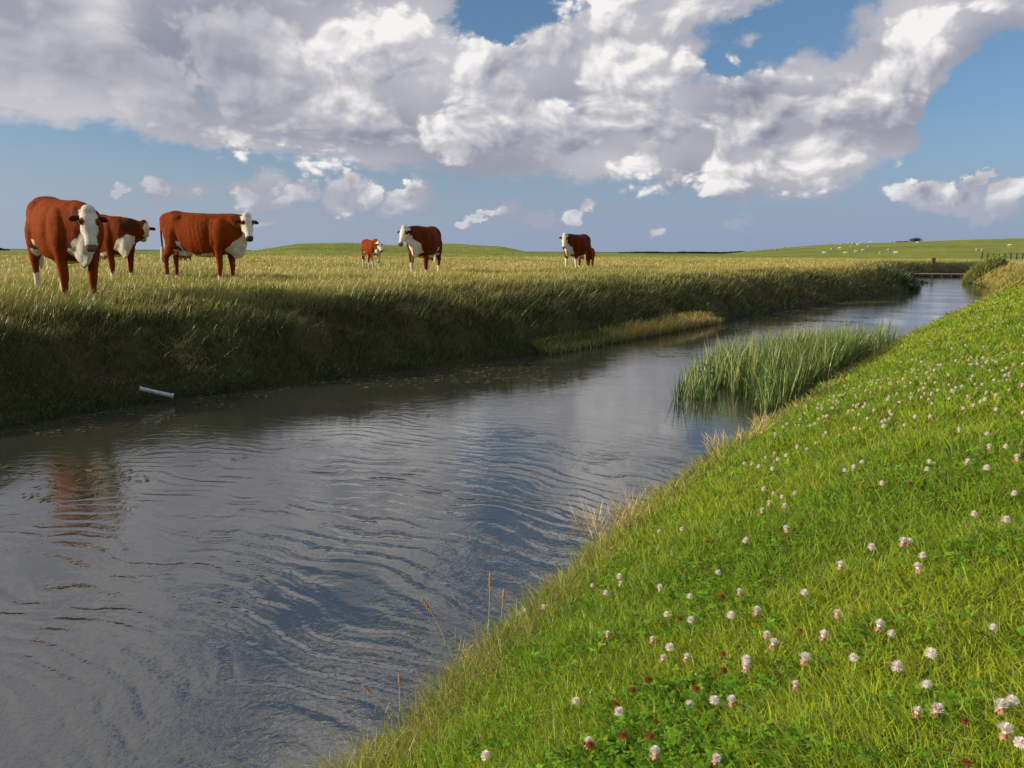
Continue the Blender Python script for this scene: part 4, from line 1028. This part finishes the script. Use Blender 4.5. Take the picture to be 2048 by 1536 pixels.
for q in ((1545, 150), (1560, 190), (1640, 100), (1648, 188), (1652, 125), (1668, 130), (1672, 165), (1684, 180), (1690, 140), (1697, 185), (1703, 105), (1705, 150), (1711, 170), (1717, 115), (1724, 135), (1727, 175), (1694, 160), (1765, 112), (1770, 180),
          (1750, 98), (1782, 97), (1820, 150), (1679, 98)):
    sheep(q[0] + random.uniform(-2, 2), 0, q[1], 'tiny white sheep grazing on the long green rise to the right', 'sheep scattered over the green rise')
sheep(1940, 0, 104, 'left one of the two sheep side by side near the fence posts', 'sheep near the fence'); sheep(1950, 0, 103, 'right one of the two sheep side by side near the fence posts', 'sheep near the fence')
sheep(2003, 0, 118, 'white sheep alone above the fence posts on the far right', 'sheep near the fence'); sheep(2028, 0, 215, 'sheep on the skyline at the far right', 'sheep near the fence')

def shrub(px, dd, w_, h_, label):
    dd *= 1.75; w_ *= 1.75; h_ *= 1.75
    x_ = (px - 1024) / F * dd; z0 = hz(x_, dd); n = 1500; root = empty('distant_shrub', (x_, dd, z0 - .1)); tag(root, label, 'shrub')
    bm = bmesh.new(); tube(bm, [(0, 0, -.1), (.05, 0, h_ * .4), (.3, 0, h_ * .7)], [.12, .09, .04], n=7); tube(bm, [(0, 0, h_ * .2), (-.4, .1, h_ * .7)], [.07, .03], n=6)
    me = bpy.data.meshes.new('trunk'); bm.to_mesh(me); bm.free(); me.materials.append(m_post); o = bpy.data.objects.new('trunk', me); COL.objects.link(o); o.parent = root
    lob = [(random.uniform(-w_ * .35, w_ * .35), random.uniform(-.6, .6), h_ * random.uniform(.4, .65), random.uniform(.25, .4)) for _ in range(6)]
    V = np.zeros((n, 4, 3))
    for i_ in range(n):
        lx, ly, lz, lr = random.choice(lob); v = Vector((random.gauss(0, 1), random.gauss(0, 1), random.gauss(0, 1))).normalized() * (random.random() ** .4)
        c = Vector((lx + v.x * w_ * lr * .8, ly + v.y * w_ * lr * .6, lz + v.z * h_ * lr * 1.1)); c.z = max(c.z, .05)
        a_ = Vector((random.gauss(0, 1), random.gauss(0, 1), random.gauss(0, 1))).normalized(); b_ = a_.orthogonal().normalized(); s = .11
        for j_, (p_, q_) in enumerate(((-1, -1), (1, -1), (1, 1), (-1, 1))): V[i_, j_] = c + a_ * (s * p_) + b_ * (s * q_ * .6)
    o = build_mesh('crown', V.reshape(-1, 3), np.arange(n * 4).reshape(-1, 4), None, (m_grass,), False, np.repeat(cvar([.030, .045, .020], n, .3), 4, 0)); o.parent = root
shrub(1817, 205, 3.4, 1.5, 'dark rounded shrub on the skyline of the green rise'); shrub(1790, 205, 3.0, .75, 'lower dark shrub on the skyline just left of the rounded one')

def hedge(px0, px1, dd, h_, label):
    V, n = [], 2600
    for i_ in range(n):
        t = random.random(); px = px0 + (px1 - px0) * t; x_ = (px - 1024) / F * dd; hh = h_ * (.5 + .9 * float(vnoise(np.array([t * 14]), np.array([.5]), 8)[0])) * min(1, 6 * t, 6 * (1 - t))
        c = Vector((x_, dd + random.uniform(-2, 2), hz(x_, dd) + random.random() * hh)); a_ = Vector((1, random.gauss(0, .5), random.gauss(0, .3))).normalized(); b_ = Vector((0, random.gauss(0, .4), 1))
        for p_, q_ in ((-1, -1), (1, -1), (1, 1), (-1, 1)): V.append(c + a_ * (.8 * p_) + b_ * (.25 * q_))
    o = build_mesh('far_hedge', np.array([tuple(v) for v in V]), np.arange(n * 4).reshape(-1, 4), None, (m_grass,), False, np.repeat(cvar([.035, .050, .025], n, .3), 4, 0)); tag(o, label, 'hedge', kind='stuff')
hedge(1235, 1480, 420, .6, 'thin dark line of hedge on the horizon between the two green rises'); hedge(-120, 22, 300, 1.2, 'dark hedge on the horizon at the left edge')
